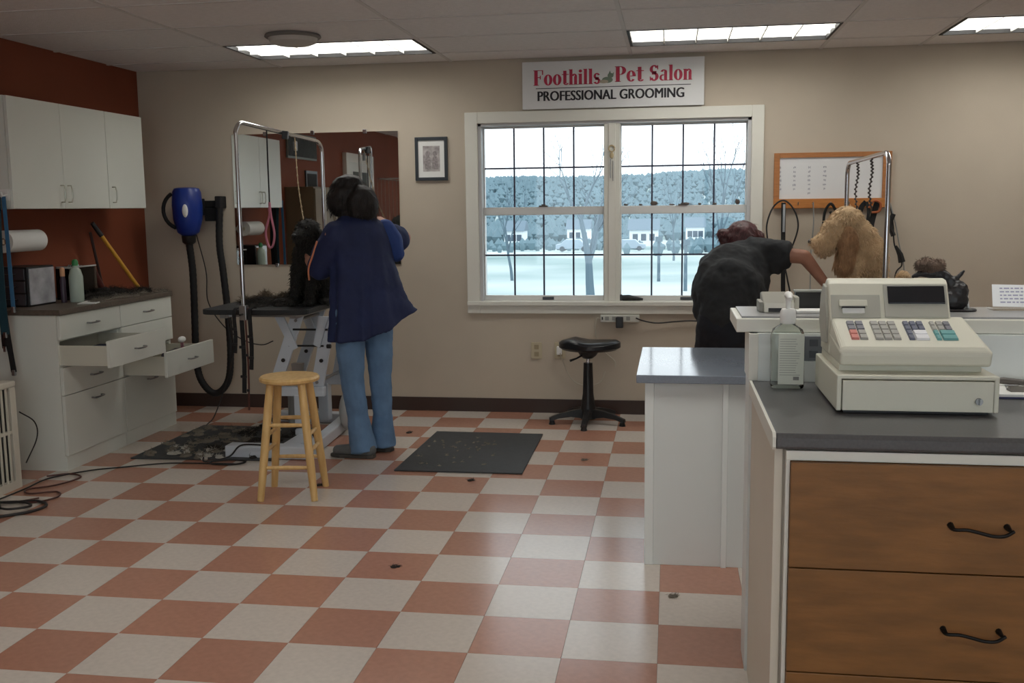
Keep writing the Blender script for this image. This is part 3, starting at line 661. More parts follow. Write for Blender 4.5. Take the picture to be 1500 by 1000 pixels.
# ================================================================== BACK WALL things
mr = thing('wall_mirror', 'large frameless wall mirror with clips behind the grooming table', 'mirror', (-1.84, Y1, 1.04))
G().box((-2.452, Y1-0.008, 1.045), (-1.234, Y1-0.002, 1.966)).build('glass', MIR, mr)
for x in (-2.2, -1.85, -1.47): G().box((x-0.014, Y1-0.014, 1.952), (x+0.014, Y1-0.001, 1.982)).build('clip', chrome, mr, bevel=0.003)
for x in (-2.15, -1.5): G().box((x-0.012, Y1-0.014, 1.03), (x+0.012, Y1-0.001, 1.055)).build('clip', chrome, mr, bevel=0.003)
pf = thing('picture_frame', 'dark framed pencil drawing of two figures left of the window', 'picture', (-0.998, Y1, 1.622))
px0, px1, pz0, pz1 = -1.113, -0.884, 1.622, 1.918; fm = mat('frame_dark', srgb(52, 58, 64), 0.4)
G().box((px0, Y1-0.02, pz0), (px0+0.022, Y1-0.001, pz1)).box((px1-0.022, Y1-0.02, pz0), (px1, Y1-0.001, pz1)).box((px0+0.022, Y1-0.02, pz0), (px1-0.022, Y1-0.001, pz0+0.022)).box((px0+0.022, Y1-0.02, pz1-0.022), (px1-0.022, Y1-0.001, pz1)).build('frame', fm, pf, bevel=0.002)
G().box((px0+0.022, Y1-0.010, pz0+0.022), (px1-0.022, Y1-0.004, pz1-0.022)).build('mat_board', paper, pf)
G().box((px0+0.055, Y1-0.0115, pz0+0.062), (px1-0.055, Y1-0.0099, pz1-0.060)).build('drawing', mat('sketch_tone', srgb(206, 200, 198), 0.8, col2=srgb(150, 142, 142), scale=26, detail=5), pf)
sk = mat('sketch_line', srgb(96, 88, 88), 0.8)
g = G()
for cx_ in (-1.024, -0.972):
    g.prism([(cx_-0.022, 1.70), (cx_+0.022, 1.70), (cx_+0.017, 1.775), (cx_+0.008, 1.79), (cx_-0.008, 1.79), (cx_-0.017, 1.775)], 1, Y1-0.0125, Y1-0.0114)
    g.prism([(cx_+0.016*math.cos(a*PI/5), 1.806+0.019*math.sin(a*PI/5)) for a in range(10)], 1, Y1-0.0125, Y1-0.0114)
g.build('sketch_figures', mat('sketch_mid', srgb(150, 142, 142), 0.8, noise=0.3, scale=90), pf)

# ---- shop sign
sg = thing('shop_sign', 'white shop sign in crimson and black lettering above the window', 'sign', (0.245, Y1, 2.083))
G().box((-0.356, Y1-0.034, 2.083), (0.848, Y1-0.022, 2.394)).build('board', mat('sign_white', srgb(222, 222, 222), 0.5), sg, bevel=0.002)
SY = Y1-0.0352; crimson = mat('sign_crimson', srgb(186, 36, 72), 0.5); sign_blk = mat('sign_black', srgb(40, 36, 42), 0.5)
def ring(g, cx, cz, rx, rz, ix, iz, y, n=18, a0=0, a1=360):
    """flat ring, thick left and right when ix is small"""
    for k in range(n):
        a, b = math.radians(a0+(a1-a0)*k/n), math.radians(a0+(a1-a0)*(k+1)/n)
        g.add([(cx+rx*math.cos(a), y, cz+rz*math.sin(a)), (cx+rx*math.cos(b), y, cz+rz*math.sin(b)), (cx+ix*math.cos(b), y, cz+iz*math.sin(b)), (cx+ix*math.cos(a), y, cz+iz*math.sin(a))], [(0, 1, 2, 3)])
def rect(g, x0, z0, x1, z1, y, sl=0): g.add([(x0, y, z0), (x1, y, z0), (x1+sl, y, z1), (x0+sl, y, z1)], [(0, 1, 2, 3)])
def glyph(g, ch, x, z, s, y):
    """condensed fat-face roman letters: heavy stems, hairline joins; x-height 0.70, cap 1. returns advance"""
    R = lambda a, b, c, d, sl=0: rect(g, x+a*s, z+b*s, x+c*s, z+d*s, y, sl*s)
    O = lambda cx, cz, rx, rz, ix, iz, a0=0, a1=360: ring(g, x+cx*s, z+cz*s, rx*s, rz*s, ix*s, iz*s, y, 20, a0, a1)
    X = 0.70
    if ch == 'F': R(0.02, 0, 0.32, 0.04); R(0.07, 0, 0.26, 1); R(0.02, 0.96, 0.56, 1); R(0.26, 0.50, 0.42, 0.55); R(0.38, 0.40, 0.43, 0.65); R(0.50, 0.70, 0.56, 0.98); return 0.60
    if ch == 'o': O(0.24, X/2, 0.24, X/2+0.01, 0.065, X/2-0.05); return 0.50
    if ch == 't': R(0.08, 0.10, 0.26, 0.92); R(0, X-0.05, 0.38, X); O(0.23, 0.12, 0.15, 0.13, 0.05, 0.06, 180, 350); return 0.38
    if ch == 'h': R(0.04, 0, 0.21, 1); R(0, 0, 0.25, 0.04); R(0, 0.96, 0.15, 1); O(0.31, X-0.16, 0.15, 0.17, 0.02, 0.10, 0, 170); R(0.30, 0, 0.46, X-0.16); R(0.27, 0, 0.50, 0.04); return 0.52
    if ch == 'i': R(0.04, 0, 0.21, X); R(0, 0, 0.25, 0.04); R(0, X-0.04, 0.15, X); O(0.125, 0.87, 0.095, 0.10, 0, 0); return 0.28
    if ch == 'l': R(0.04, 0, 0.21, 1); R(0, 0, 0.25, 0.04); R(0, 0.96, 0.15, 1); return 0.28
    if ch == 's': O(0.19, X-0.19, 0.18, 0.20, 0.05, 0.12, 20, 270); O(0.19, 0.19, 0.19, 0.20, 0.05, 0.12, -160, 90); R(0.10, 0.26, 0.30, 0.44); return 0.41
    if ch == 'S': O(0.25, 0.74, 0.24, 0.27, 0.07, 0.19, 20, 270); O(0.25, 0.27, 0.25, 0.28, 0.07, 0.19, -160, 90); R(0.13, 0.40, 0.38, 0.62); R(0.42, 0.72, 0.47, 0.99); R(0.02, 0.01, 0.07, 0.28); return 0.54
    if ch == 'P': R(0.02, 0, 0.32, 0.04); R(0.07, 0, 0.26, 1); R(0.02, 0.96, 0.36, 1); O(0.32, 0.73, 0.26, 0.27, 0.07, 0.22, -90, 90); R(0.24, 0.46, 0.34, 0.50); return 0.60
    if ch == 'e': O(0.23, X/2, 0.23, X/2+0.01, 0.065, X/2-0.05, 0, 320); R(0.18, X/2-0.02, 0.46, X/2+0.03); return 0.48
    if ch == 'a': R(0.26, 0, 0.42, X-0.14); O(0.24, X-0.16, 0.18, 0.17, 0.03, 0.11, 0, 170); O(0.17, 0.19, 0.17, 0.20, 0.04, 0.13, 60, 300); R(0.38, 0, 0.48, 0.04); R(0.14, X-0.36, 0.28, X-0.32); return 0.50
    if ch == 'n': R(0.04, 0, 0.21, X); R(0, 0, 0.25, 0.04); R(0, X-0.04, 0.15, X); O(0.31, X-0.16, 0.15, 0.17, 0.02, 0.10, 0, 170); R(0.30, 0, 0.46, X-0.16); R(0.27, 0, 0.50, 0.04); return 0.52
    return 0.22
def word(txt, name, x0, x1, z, s, m, par):
    g0 = G(); adv = 0
    for c in txt: adv += glyph(g0, c, adv, 0, 1, 0)
    k = (x1-x0)/adv
    g = G(); x = 0.0
    for c in txt: x += glyph(g, c, x, 0, 1, 0)
    g.v = [(x0+v[0]*k, SY, z+v[2]*s) for v in g.v]
    g.build(name, m, par)
word('Foothills', 'lettering', -0.282, 0.172, 2.238, 0.100, crimson, sg)
word('Pet', 'lettering', 0.262, 0.455, 2.247, 0.100, crimson, sg)
word('Salon', 'lettering', 0.492, 0.772, 2.247, 0.100, crimson, sg)
g = G(); rect(g, -0.264, 2.216, 0.762, 2.2205, SY); g.build('rule', sign_blk, sg)
for q in (-0.0030, 0.0, 0.0030): text_mesh('PROFESSIONAL GROOMING', 'lettering', sign_blk, sg, (-0.25+q, SY-0.0001*abs(q)*300, 2.136), 0.967, 0.064)
g = G()   # small grey-green pet emblem between the words
ring(g, 0.215, 2.262, 0.036, 0.020, 0, 0, SY+0.0004); ring(g, 0.236, 2.290, 0.020, 0.016, 0, 0, SY+0.0002)
g.add([(0.222, SY, 2.300), (0.232, SY, 2.322), (0.240, SY, 2.302)], [(0, 1, 2)]); g.add([(0.244, SY, 2.298), (0.258, SY, 2.312), (0.256, SY, 2.29)], [(0, 1, 2)])
g.build('pet_emblem', mat('emblem_green', srgb(112, 128, 112), 0.6), sg)
g = G(); ring(g, 0.192, 2.252, 0.030, 0.012, 0, 0, SY-0.0004); g.build('emblem_patch', mat('emblem_tan', srgb(170, 160, 142), 0.6), sg)

# ---- whiteboard
wb = thing('whiteboard', 'wood-framed whiteboard with columns of notes right of the window', 'whiteboard', (1.675, Y1, 1.40))
bx0, bx1, bz0, bz1 = 1.306, 2.045, 1.402, 1.762
G().box((bx0, Y1-0.022, bz0+0.062), (bx0+0.036, Y1-0.001, bz1)).box((bx1-0.055, Y1-0.022, bz0+0.062), (bx1, Y1-0.001, bz1)).box((bx0+0.036, Y1-0.022, bz1-0.032), (bx1-0.055, Y1-0.001, bz1)).build('frame', board_wood, wb, bevel=0.002)
G().box((bx0, Y1-0.030, bz0), (bx1, Y1-0.001, bz0+0.062)).build('hook_rail', mat('rail_wood', srgb(190, 122, 58), 0.5, noise=0.12, scale=12, stretch=(1, 8, 8)), wb, bevel=0.003)
G().box((bx0+0.036, Y1-0.012, bz0+0.062), (bx1-0.055, Y1-0.003, bz1-0.032)).build('board', mat('whiteboard_white', srgb(226, 226, 226), 0.3), wb)
rs = random.Random(12); g = G()
for cx_ in (1.345, 1.438, 1.532, 1.630):
    for k in range(rs.randint(5, 7)):
        zz = 1.662-k*0.028; w = rs.uniform(0.010, 0.026)
        for q in range(3): rect(g, cx_-w/2+q*w/3, zz+rs.uniform(-0.003, 0.003), cx_-w/2+q*w/3+w/5, zz+rs.uniform(0.008, 0.014), Y1-0.0127)
g.build('handwriting', mat('marker_gray', srgb(150, 150, 162), 0.6), wb)
for x in (1.365, 1.46, 1.555, 1.665, 1.78, 1.872, 1.955, 2.03):
    G().tube([(x, Y1-0.029, bz0+0.03), (x, Y1-0.055, bz0+0.025), (x, Y1-0.062, bz0+0.04)], 0.0035, 6).build('hook', steel, wb, smooth=True)
# leashes hanging from the rail
HG = 'leads hanging from the whiteboard rail'
yk = Y1-0.062
def lead(label, pts, r, m, clip=False):
    t = thing('leash', label, 'leash', pts[-1], HG)
    G().tube(spline(pts, 8), r, 7).build('cord', m, t, smooth=True)
    if clip: p = Vector(pts[-1]); G().box(p-Vector((0.012, 0.006, 0.03)), p+Vector((0.012, 0.006, 0.01))).build('clip', steel, t, bevel=0.003)
lead('thin black cord hung in a wide loop below the left end of the whiteboard', [(1.27, yk, 1.19), (1.263, yk, 1.30), (1.30, yk, 1.41), (1.365, yk-0.004, 1.455), (1.43, yk, 1.40), (1.463, yk, 1.29), (1.43, yk, 1.16), (1.385, yk, 1.06), (1.40, yk, 0.95), (1.42, yk, 0.86)], 0.0055, black_p)
t = thing('leash', 'broad black strap hanging straight down inside the wide cord loop', 'leash', (1.372, yk, 0.8), HG)
G().strap([(1.365, yk-0.012, 1.44), (1.368, yk-0.012, 1.2), (1.376, yk-0.012, 0.80)], 0.028, 0.005, (1, 0, 0)).build('strap', black_m, t); G().box((1.362, yk-0.02, 1.25), (1.376, yk-0.013, 1.43)).build('buckle', steel, t)
lead('thin gray cord hanging from the third hook of the rail', [(1.555, yk, 1.435), (1.56, yk, 1.3), (1.548, yk, 1.1), (1.55, yk, 0.78)], 0.004, mat('cord_gray', srgb(140, 142, 140), 0.6), True)
lead('dark coiled lead hanging behind the fluffy dog head', [(1.62, yk, 1.28), (1.63, yk, 1.38), (1.665, yk-0.01, 1.43), (1.70, yk, 1.37), (1.685, yk-0.02, 1.33), (1.66, yk-0.02, 1.38)], 0.009, black_m)
t = thing('leash', 'black noose strap hanging from the rail just right of the dog head', 'leash', (1.87, yk, 1.25), HG)
G().strap(spline([(1.885, yk, 1.44), (1.855, yk, 1.40), (1.845, yk, 1.32), (1.85, yk, 1.25)]), 0.032, 0.006, (1, 0, 0)).strap(spline([(1.885, yk-0.01, 1.44), (1.90, yk-0.01, 1.38), (1.895, yk-0.01, 1.30)]), 0.02, 0.005, (1, 0, 0)).build('strap', black_m, t)
t = thing('leash', 'black and orange harness hanging from the rail near its right end', 'leash', (1.95, yk, 1.2), HG)
G().strap(spline([(1.955, yk, 1.44), (1.935, yk, 1.36), (1.92, yk, 1.28), (1.925, yk, 1.22)]), 0.036, 0.008, (1, 0, 0)).build('strap', black_m, t)
G().tube(spline([(1.90, yk-0.015, 1.40), (1.93, yk-0.02, 1.445), (1.97, yk-0.015, 1.43), (1.965, yk-0.012, 1.38), (1.92, yk-0.012, 1.37)]), 0.008, 6).build('coil', mat('strap_orange', srgb(170, 92, 50), 0.6), t, smooth=True)
t = thing('leash', 'long lead with black grip hanging from the right end of the rail', 'leash', (2.09, yk, 0.85), HG)
G().tube(spline([(2.03, yk, 1.44), (2.07, yk, 1.30), (2.10, yk, 1.16), (2.135, yk, 1.0), (2.12, yk, 0.82)]), 0.004, 6).build('cord', mat('cord_gray', srgb(140, 142, 140), 0.6), t, smooth=True)
G().tube(spline([(2.055, yk-0.01, 1.36), (2.035, yk-0.01, 1.29), (2.06, yk-0.01, 1.22)]), [0.016]*17, 7).build('grip', black_m, t, smooth=True)
t = thing('leash', 'black handled lead hanging lowest, right of the chrome arm', 'leash', (2.1, yk, 0.85), HG)
G().tube(spline([(2.035, yk+0.014, 1.43), (2.06, yk+0.01, 1.28), (2.07, yk, 1.16), (2.12, yk, 1.04), (2.085, yk, 0.98), (2.07, yk, 0.84)]), 0.005, 6).build('cord', black_p, t, smooth=True)
G().tube([(2.075, yk-0.01, 1.155), (2.105, yk-0.01, 1.10), (2.118, yk-0.01, 1.05)], [0.008, 0.018, 0.022], 8).build('grip', black_m, t, smooth=True)

# ---- figurines along the sash meeting rail and sill things
sm = mat('trinket_brown', srgb(92, 82, 76), 0.6)
for n, (x, w, h) in enumerate(((0.335, 0.030, 0.014), (0.435, 0.026, 0.012), (0.525, 0.05, 0.030), (0.645, 0.04, 0.010), (0.745, 0.035, 0.018), (0.83, 0.022, 0.014), (0.93, 0.028, 0.014), (1.08, 0.032, 0.035))):
    t = thing('trinket', ['tiny dark trinket first from left on the sash rail', 'tiny trinket second from left on the sash rail', 'largest dark bird-shaped trinket on the sash rail', 'flat trinket fourth from left on the sash rail', 'small dark trinket fifth from left on the sash rail', 'tiny trinket sixth from left on the sash rail', 'tiny trinket second from right on the sash rail', 'brown trinket at the right end of the sash rail'][n], 'trinket', (x, Y1+0.062, 1.432), 'trinkets on the right sash rail')
    G().ell((x, Y1+0.062, 1.4325+h/2), (w/2, 0.008, h/2)).ell((x-w*0.25, Y1+0.062, 1.4325+h*0.8), (w*0.17, 0.006, h*0.3)).build('body', sm, t, smooth=True)
t = thing('window_charm', 'small tan hanging charm on the mullion between the windows', 'charm', (0.245, Y1-0.01, 1.80))
G().tube(arc((0.243, Y1-0.012, 1.815), 0.020, 0, 350, 14), 0.005, 6).ell((0.243, Y1-0.012, 1.77), (0.014, 0.006, 0.022)).build('charm', mat('charm_tan', srgb(196, 178, 140), 0.6), t, smooth=True)
G().tube([(0.235, Y1-0.010, 1.745), (0.235, Y1-0.010, 1.62)], 0.003, 6).tube([(0.252, Y1-0.010, 1.735), (0.252, Y1-0.010, 1.60)], 0.003, 6).build('string', mat('charm_string', srgb(160, 160, 160), 0.6), t)
t = thing('hair_clipper', 'black pet clipper lying on the window sill by the mullion', 'clipper', (0.36, Y1+0.03, wz0+0.002))
G().tube([(0.315, Y1+0.025, wz0+0.022), (0.36, Y1+0.022, wz0+0.024), (0.42, Y1+0.02, wz0+0.016), (0.455, Y1+0.02, wz0+0.012)], [0.020, 0.020, 0.013, 0.008], 10).build('body', black_p, t, smooth=True)
G().box((0.298, Y1+0.012, wz0+0.004), (0.314, Y1+0.040, wz0+0.045)).build('blade', mat('clipper_blade', srgb(40, 42, 46), 0.3), t, bevel=0.002)

# ---- power strip, outlets
ps = thing('power_strip', 'white power strip fixed under the window apron', 'power strip', (0.30, Y1, 0.64))
G().box((0.168, Y1-0.040, 0.645), (0.432, Y1-0.001, 0.695)).build('body', mat('strip_white', srgb(204, 204, 194), 0.45), ps, bevel=0.004)
for k in range(4): G().box((0.20+k*0.048, Y1-0.0415, 0.658), (0.226+k*0.048, Y1-0.0395, 0.684)).build('socket', mat('socket_gray', srgb(150, 150, 144), 0.5), ps)
G().box((0.178, Y1-0.046, 0.662), (0.186, Y1-0.040, 0.682)).build('switch', black_p, ps)
G().box((0.275, Y1-0.085, 0.610), (0.325, Y1-0.041, 0.685)).build('power_adapter', black_p, bevel=0.006, cat='adapter', label='black power adapter plugged into the strip under the window')
cord('dark cord from the power strip towards the bending groomer', [(0.41, Y1-0.045, 0.675), (0.46, Y1-0.03, 0.655), (0.55, Y1-0.025, 0.640), (0.68, Y1-0.02, 0.650), (0.80, Y1-0.02, 0.655), (1.0, Y1-0.02, 0.64)], 0.005)
oi = mat('outlet_ivory', srgb(190, 178, 150), 0.5)
def outlet(x, z, label):
    t = thing('wall_outlet', label, 'outlet', (x, Y1, z-0.06), 'outlets on the back wall')
    G().box((x-0.038, Y1-0.006, z-0.058), (x+0.038, Y1-0.0005, z+0.058)).build('cover_plate', oi, t, bevel=0.003)
    for s_ in (-0.025, 0.025): G().box((x-0.016, Y1-0.008, z+s_-0.016), (x+0.016, Y1-0.006, z+s_+0.016)).build('receptacle', mat('receptacle', srgb(160, 146, 118), 0.5), t, bevel=0.003)
outlet(-0.279, 0.440, 'empty ivory wall outlet left of the black stool'); outlet(-0.115, 0.442, 'ivory wall outlet with white plug partly hidden by the black stool')
G().box((-0.135, Y1-0.040, 0.415), (-0.100, Y1-0.009, 0.475)).build('white_plug', paper, bevel=0.006, cat='plug', label='white plug in the wall outlet beside the black stool')
wc = mat('white_cord', srgb(190, 184, 168), 0.5)
cord('white cord hanging below the power strip behind the black stool', [(0.172, Y1-0.02, 0.67), (0.14, Y1-0.015, 0.66), (0.135, Y1-0.012, 0.55), (0.18, Y1-0.012, 0.45), (0.26, Y1-0.012, 0.38), (0.27, Y1-0.014, 0.33)], 0.004, wc)
cord('thin white cord drooping from the outlet behind the stool post', [(-0.11, Y1-0.04, 0.43), (-0.09, Y1-0.03, 0.36), (-0.03, Y1-0.015, 0.24), (0.06, Y1-0.012, 0.20), (0.16, Y1-0.012, 0.22), (0.2, Y1-0.012, 0.30)], 0.003, wc)

# ---- wall-mounted dryer with hose
dr = thing('wall_dryer', 'blue wall-mounted pet dryer with long black hose', 'dryer', (-2.73, Y1, 1.25))
G().box((-2.88, Y1-0.04, 1.455), (-2.52, Y1-0.001, 1.505)).box((-2.80, Y1-0.12, 1.40), (-2.66, Y1-0.04, 1.52)).box((-2.56, Y1-0.10, 1.45), (-2.515, Y1-0.001, 1.535)).box((-2.66, Y1-0.06, 1.36), (-2.55, Y1-0.001, 1.455)).build('mount', black_m, dr, bevel=0.006)
dc = (-2.725, Y1-0.185)
G().lathe([(0.045, -0.175), (0.075, -0.15), (0.100, -0.06), (0.104, 0.04), (0.098, 0.13), (0.085, 0.155), (0.06, 0.162)], (dc[0], dc[1], 1.435), 26).build('motor_housing', blue_p, dr, smooth=True)
G().lathe([(0.030, -0.235), (0.046, -0.22), (0.050, -0.176), (0.03, -0.17)], (dc[0], dc[1], 1.435), 18).build('nozzle', black_p, dr, smooth=True)
G().ell((dc[0]+0.030, dc[1]-0.097, 1.435), (0.020, 0.012, 0.046), rot=(0, 0, 0.25)).build('badge', paper, dr, smooth=True)
G().tube(arc((dc[0]-0.02, dc[1]-0.06, 1.44), 0.13, 120, 250, 10, 'xz'), 0.014, 8).build('carry_strap', black_m, dr, smooth=True)
hp = spline([(dc[0], dc[1], 1.205), (-2.722, Y1-0.16, 1.0), (-2.735, Y1-0.14, 0.7), (-2.745, Y1-0.13, 0.42), (-2.725, Y1-0.13, 0.24), (-2.65, Y1-0.13, 0.135), (-2.575, Y1-0.13, 0.135), (-2.505, Y1-0.13, 0.23), (-2.485, Y1-0.12, 0.42), (-2.50, Y1-0.10, 0.7), (-2.525, Y1-0.09, 1.0), (-2.545, Y1-0.085, 1.2), (-2.535, Y1-0.075, 1.46)], 14)
G().tube(hp, [0.0235+(0.0018 if i % 2 else 0) for i in range(len(hp))], 12).build('hose', black_m, dr, smooth=True)
cord('thin black cord looping from the blue dryer towards the table', [(-2.70, Y1-0.12, 1.27), (-2.66, Y1-0.08, 1.0), (-2.66, Y1-0.07, 0.78), (-2.55, Y1-0.06, 0.60), (-2.40, Y1-0.06, 0.50), (-2.27, Y1-0.06, 0.47), (-2.18, Y1-0.07, 0.50)], 0.004)
cord('thin black cord hanging from the left corner of the grooming table down to the floor', [(-2.21, 1.95, 0.84), (-2.28, 2.1, 0.70), (-2.33, 2.25, 0.50), (-2.42, 2.35, 0.28), (-2.46, 2.20, 0.04), (-2.42, 1.98, 0.012)], 0.0038)

# ================================================================== rubber mats
def mat_thing(label, P, z=0.009):
    g = G(); vs = [(p[0], p[1], 0.0005) for p in P]+[(p[0], p[1], z) for p in P]
    g.add(vs, [(3, 2, 1, 0), (4, 5, 6, 7), (0, 1, 5, 4), (1, 2, 6, 5), (2, 3, 7, 6), (3, 0, 4, 7)])
    return g.build('floor_mat', rubber, bevel=0.003, cat='mat', label=label, group='dark rubber mats')
mat_thing('dark rubber mat under the grooming table, covered in pale hair clippings', [(-2.47, 1.09), (-1.60, 1.13), (-1.66, 1.99), (-2.45, 2.0)])
mat_thing('dark gray rubber mat with few pale specks right of the standing groomer', [(-0.855, 0.99), (-0.142, 0.996), (-0.150, 1.962), (-0.84, 1.972)])
rs = random.Random(21)
hair_pile('hair_clippings', 'pale gray dog hair scattered on the left mat', [((rs.uniform(-2.42, -1.95), rs.uniform(1.13, 1.95), 0.010), (rs.uniform(0.012, 0.045), rs.uniform(0.012, 0.05), rs.uniform(0.005, 0.014))) for _ in range(46)], clip_g, 700, 0.035, 0.0018, seed=2)
hair_pile('hair_clippings', 'white dog hair tufts along the front of the left mat', [((rs.uniform(-2.42, -1.85), rs.uniform(1.10, 1.35), 0.011), (rs.uniform(0.012, 0.035), rs.uniform(0.012, 0.03), rs.uniform(0.006, 0.014))) for _ in range(16)], clip_w, 250, 0.03, 0.0018, seed=4)
hair_pile('hair_clippings', 'dark dog hair spread on the left mat near the table foot', [((rs.uniform(-2.1, -1.7), rs.uniform(1.12, 1.9), 0.010), (rs.uniform(0.02, 0.06), rs.uniform(0.02, 0.06), rs.uniform(0.005, 0.012))) for _ in range(22)], clip_d, 600, 0.04, 0.002, seed=6)
hair_pile('hair_clippings', 'sparse pale hair specks on the right mat', [((rs.uniform(-0.80, -0.35), rs.uniform(1.1, 1.8), 0.009), (rs.uniform(0.004, 0.014), rs.uniform(0.004, 0.016), 0.004)) for _ in range(38)], clip_g, 120, 0.02, 0.0014, seed=8)
for x, y, lab in ((-1.02, 1.93, 'small dark tuft of hair on the tiles near the back of the right mat'), (0.16, 1.34, 'brown tuft of hair on the tiles in front of the black stool'), (-1.17, 0.66, 'dark tuft of hair beside the rear left leg of the wooden stool'),
                  (-0.40, 0.84, 'tiny dark tuft of hair below the front edge of the right mat'), (-0.45, -0.48, 'dark tuft of hair on a terracotta tile in the open floor'), (0.655, -0.66, 'gray tuft of hair on the floor in front of the low white counter')):
    hair_pile('hair_tuft', lab, [((x, y, 0.002), (0.014, 0.011, 0.006)), ((x+0.016, y+0.008, 0.002), (0.008, 0.008, 0.004))], clip_d if 'dark' in lab else clip_g, 40, 0.018, 0.0010, seed=int(abs(x*100)))

# ================================================================== GROOMING TABLE (left)
def groom_table(cx, cy, label, simple=False):
    t = thing('grooming_table', label, 'grooming table', (cx, cy, 0), 'grooming tables')
    zt = 0.85 if not simple else 0.86
    pts = []
    hw, hl, rr = 0.33, 0.43, 0.07
    for sx, sy, a0 in ((1, 1, 0), (-1, 1, 90), (-1, -1, 180), (1, -1, 270)):
        for k in range(6):
            a = math.radians(a0+k*18); pts.append((cx+sx*(hw-rr)+rr*math.cos(a), cy+sy*(hl-rr)+rr*math.sin(a)))
    G().prism(pts, 2, zt-0.030, zt).build('tabletop', mat('table_rubber', srgb(34, 36, 38), 0.55, bump=0.3, bscale=200), t, bevel=0.004)
    fr = G()
    fr.box((cx-0.24, cy-0.34, zt-0.06), (cx-0.20, cy+0.34, zt-0.031)).box((cx+0.20, cy-0.34, zt-0.06), (cx+0.24, cy+0.34, zt-0.031)).box((cx-0.20, cy-0.30, zt-0.055), (cx+0.20, cy-0.26, zt-0.031)).box((cx-0.20, cy+0.26, zt-0.055), (cx+0.20, cy+0.30, zt-0.031))
    fr.build('under_frame', steel, t)
    # lifting arms: two leaning pairs joined by cross rods
    for y in (cy-0.20, cy+0.20):
        for xo in (0, 0.27):
            G().prism([(cx+0.00+xo, 0.37), (cx+0.075+xo, 0.35), (cx+0.235+xo*0.75, zt-0.06), (cx+0.155+xo*0.75, zt-0.06)], 1, y-0.012, y+0.012).build('lift_arm', table_w, t, bevel=0.004)
            G().cyl((cx+0.10+xo*0.9, y-0.022, 0.52), (cx+0.10+xo*0.9, y+0.022, 0.52), 0.012, n=10).build('bolt', black_p, t)
        G().prism([(cx+0.06, zt-0.06), (cx+0.12, zt-0.06), (cx+0.20, 0.60), (cx+0.16, 0.58)], 1, y-0.030, y-0.016).build('brace', table_w, t)
        G().prism([(cx+0.40, zt-0.06), (cx+0.34, zt-0.06), (cx+0.30, 0.62), (cx+0.34, 0.60)], 1, y-0.030, y-0.016).build('brace', table_w, t)
    for xx, zz in ((cx+0.17, 0.71), (cx+0.14, 0.61)):
        G().cyl((xx, cy-0.215, zz), (xx+0.22, cy-0.215, zz), 0.006, n=8).build('cross_rod', black_p, t)
        G().cyl((xx+0.245, cy-0.225, zz), (xx+0.27, cy-0.225, zz), 0.013, n=8).build('bolt', black_p, t)
    for xx, zz in ((cx+0.04, 0.385), (cx+0.31, 0.385), (cx+0.19, zt-0.085)): G().cyl((xx, cy-0.22, zz), (xx, cy+0.22, zz), 0.010, n=8).build('cross_rod', steel, t)
    G().box((cx+0.14, cy-0.05, 0.30), (cx+0.24, cy+0.07, 0.40)).build('pivot_block', table_w, t, bevel=0.008)
    G().prism([(cx+0.16, 0.40), (cx+0.21, 0.40), (cx+0.22, 0.50), (cx+0.15, 0.50)], 1, cy-0.22, cy-0.18).build('cylinder_bracket', steel, t)
    # lower stand
    G().box((cx+0.01, cy-0.24, 0.30), (cx+0.36, cy-0.19, 0.36)).build('crossbeam', table_w, t, bevel=0.006); G().box((cx+0.01, cy+0.19, 0.30), (cx+0.36, cy+0.24, 0.36)).build('crossbeam', table_w, t, bevel=0.006)
    G().box((cx+0.17, cy-0.25, 0.06), (cx+0.24, cy-0.18, 0.31)).build('post', table_w, t, bevel=0.006)
    G().box((cx+0.17, cy+0.18, 0.06), (cx+0.24, cy+0.25, 0.31)).build('post', table_w, t, bevel=0.006)
    G().box((cx-0.12, cy-0.65+0.03, 0.003), (cx+0.40, cy-0.52, 0.075)).build('base_rail', table_w, t, bevel=0.008)
    G().box((cx+0.19, cy-0.53, 0.004), (cx+0.30, cy-0.17, 0.07)).build('base_rail', table_w, t, bevel=0.008)
    G().prism([(cx+0.34, cy-0.60), (cx+0.40, cy-0.56), (cx+0.34, cy+0.46), (cx+0.26, cy+0.46)], 2, 0.003, 0.075).build('base_rail', table_w, t, bevel=0.008)
    G().box((cx-0.22, cy+0.38, 0.003), (cx+0.28, cy+0.46, 0.07)).build('base_rail', table_w, t, bevel=0.008)
    G().lathe([(0.05, 0), (0.055, 0.02), (0.055, 0.20), (0.04, 0.23)], (cx+0.10, cy-0.02, 0.08), 18).build('lift_motor', mat('motor_gray', srgb(150, 150, 148), 0.5), t, smooth=True)
    G().ell((cx+0.40, cy+0.10, 0.15), (0.055, 0.10, 0.13)).build('motor_cover', mat('cover_gray', srgb(186, 188, 186), 0.5), t, smooth=True)
    return t
TX, TY = -1.80, 1.79
tb = groom_table(TX, TY, 'white hydraulic grooming table with black top under the black dog')
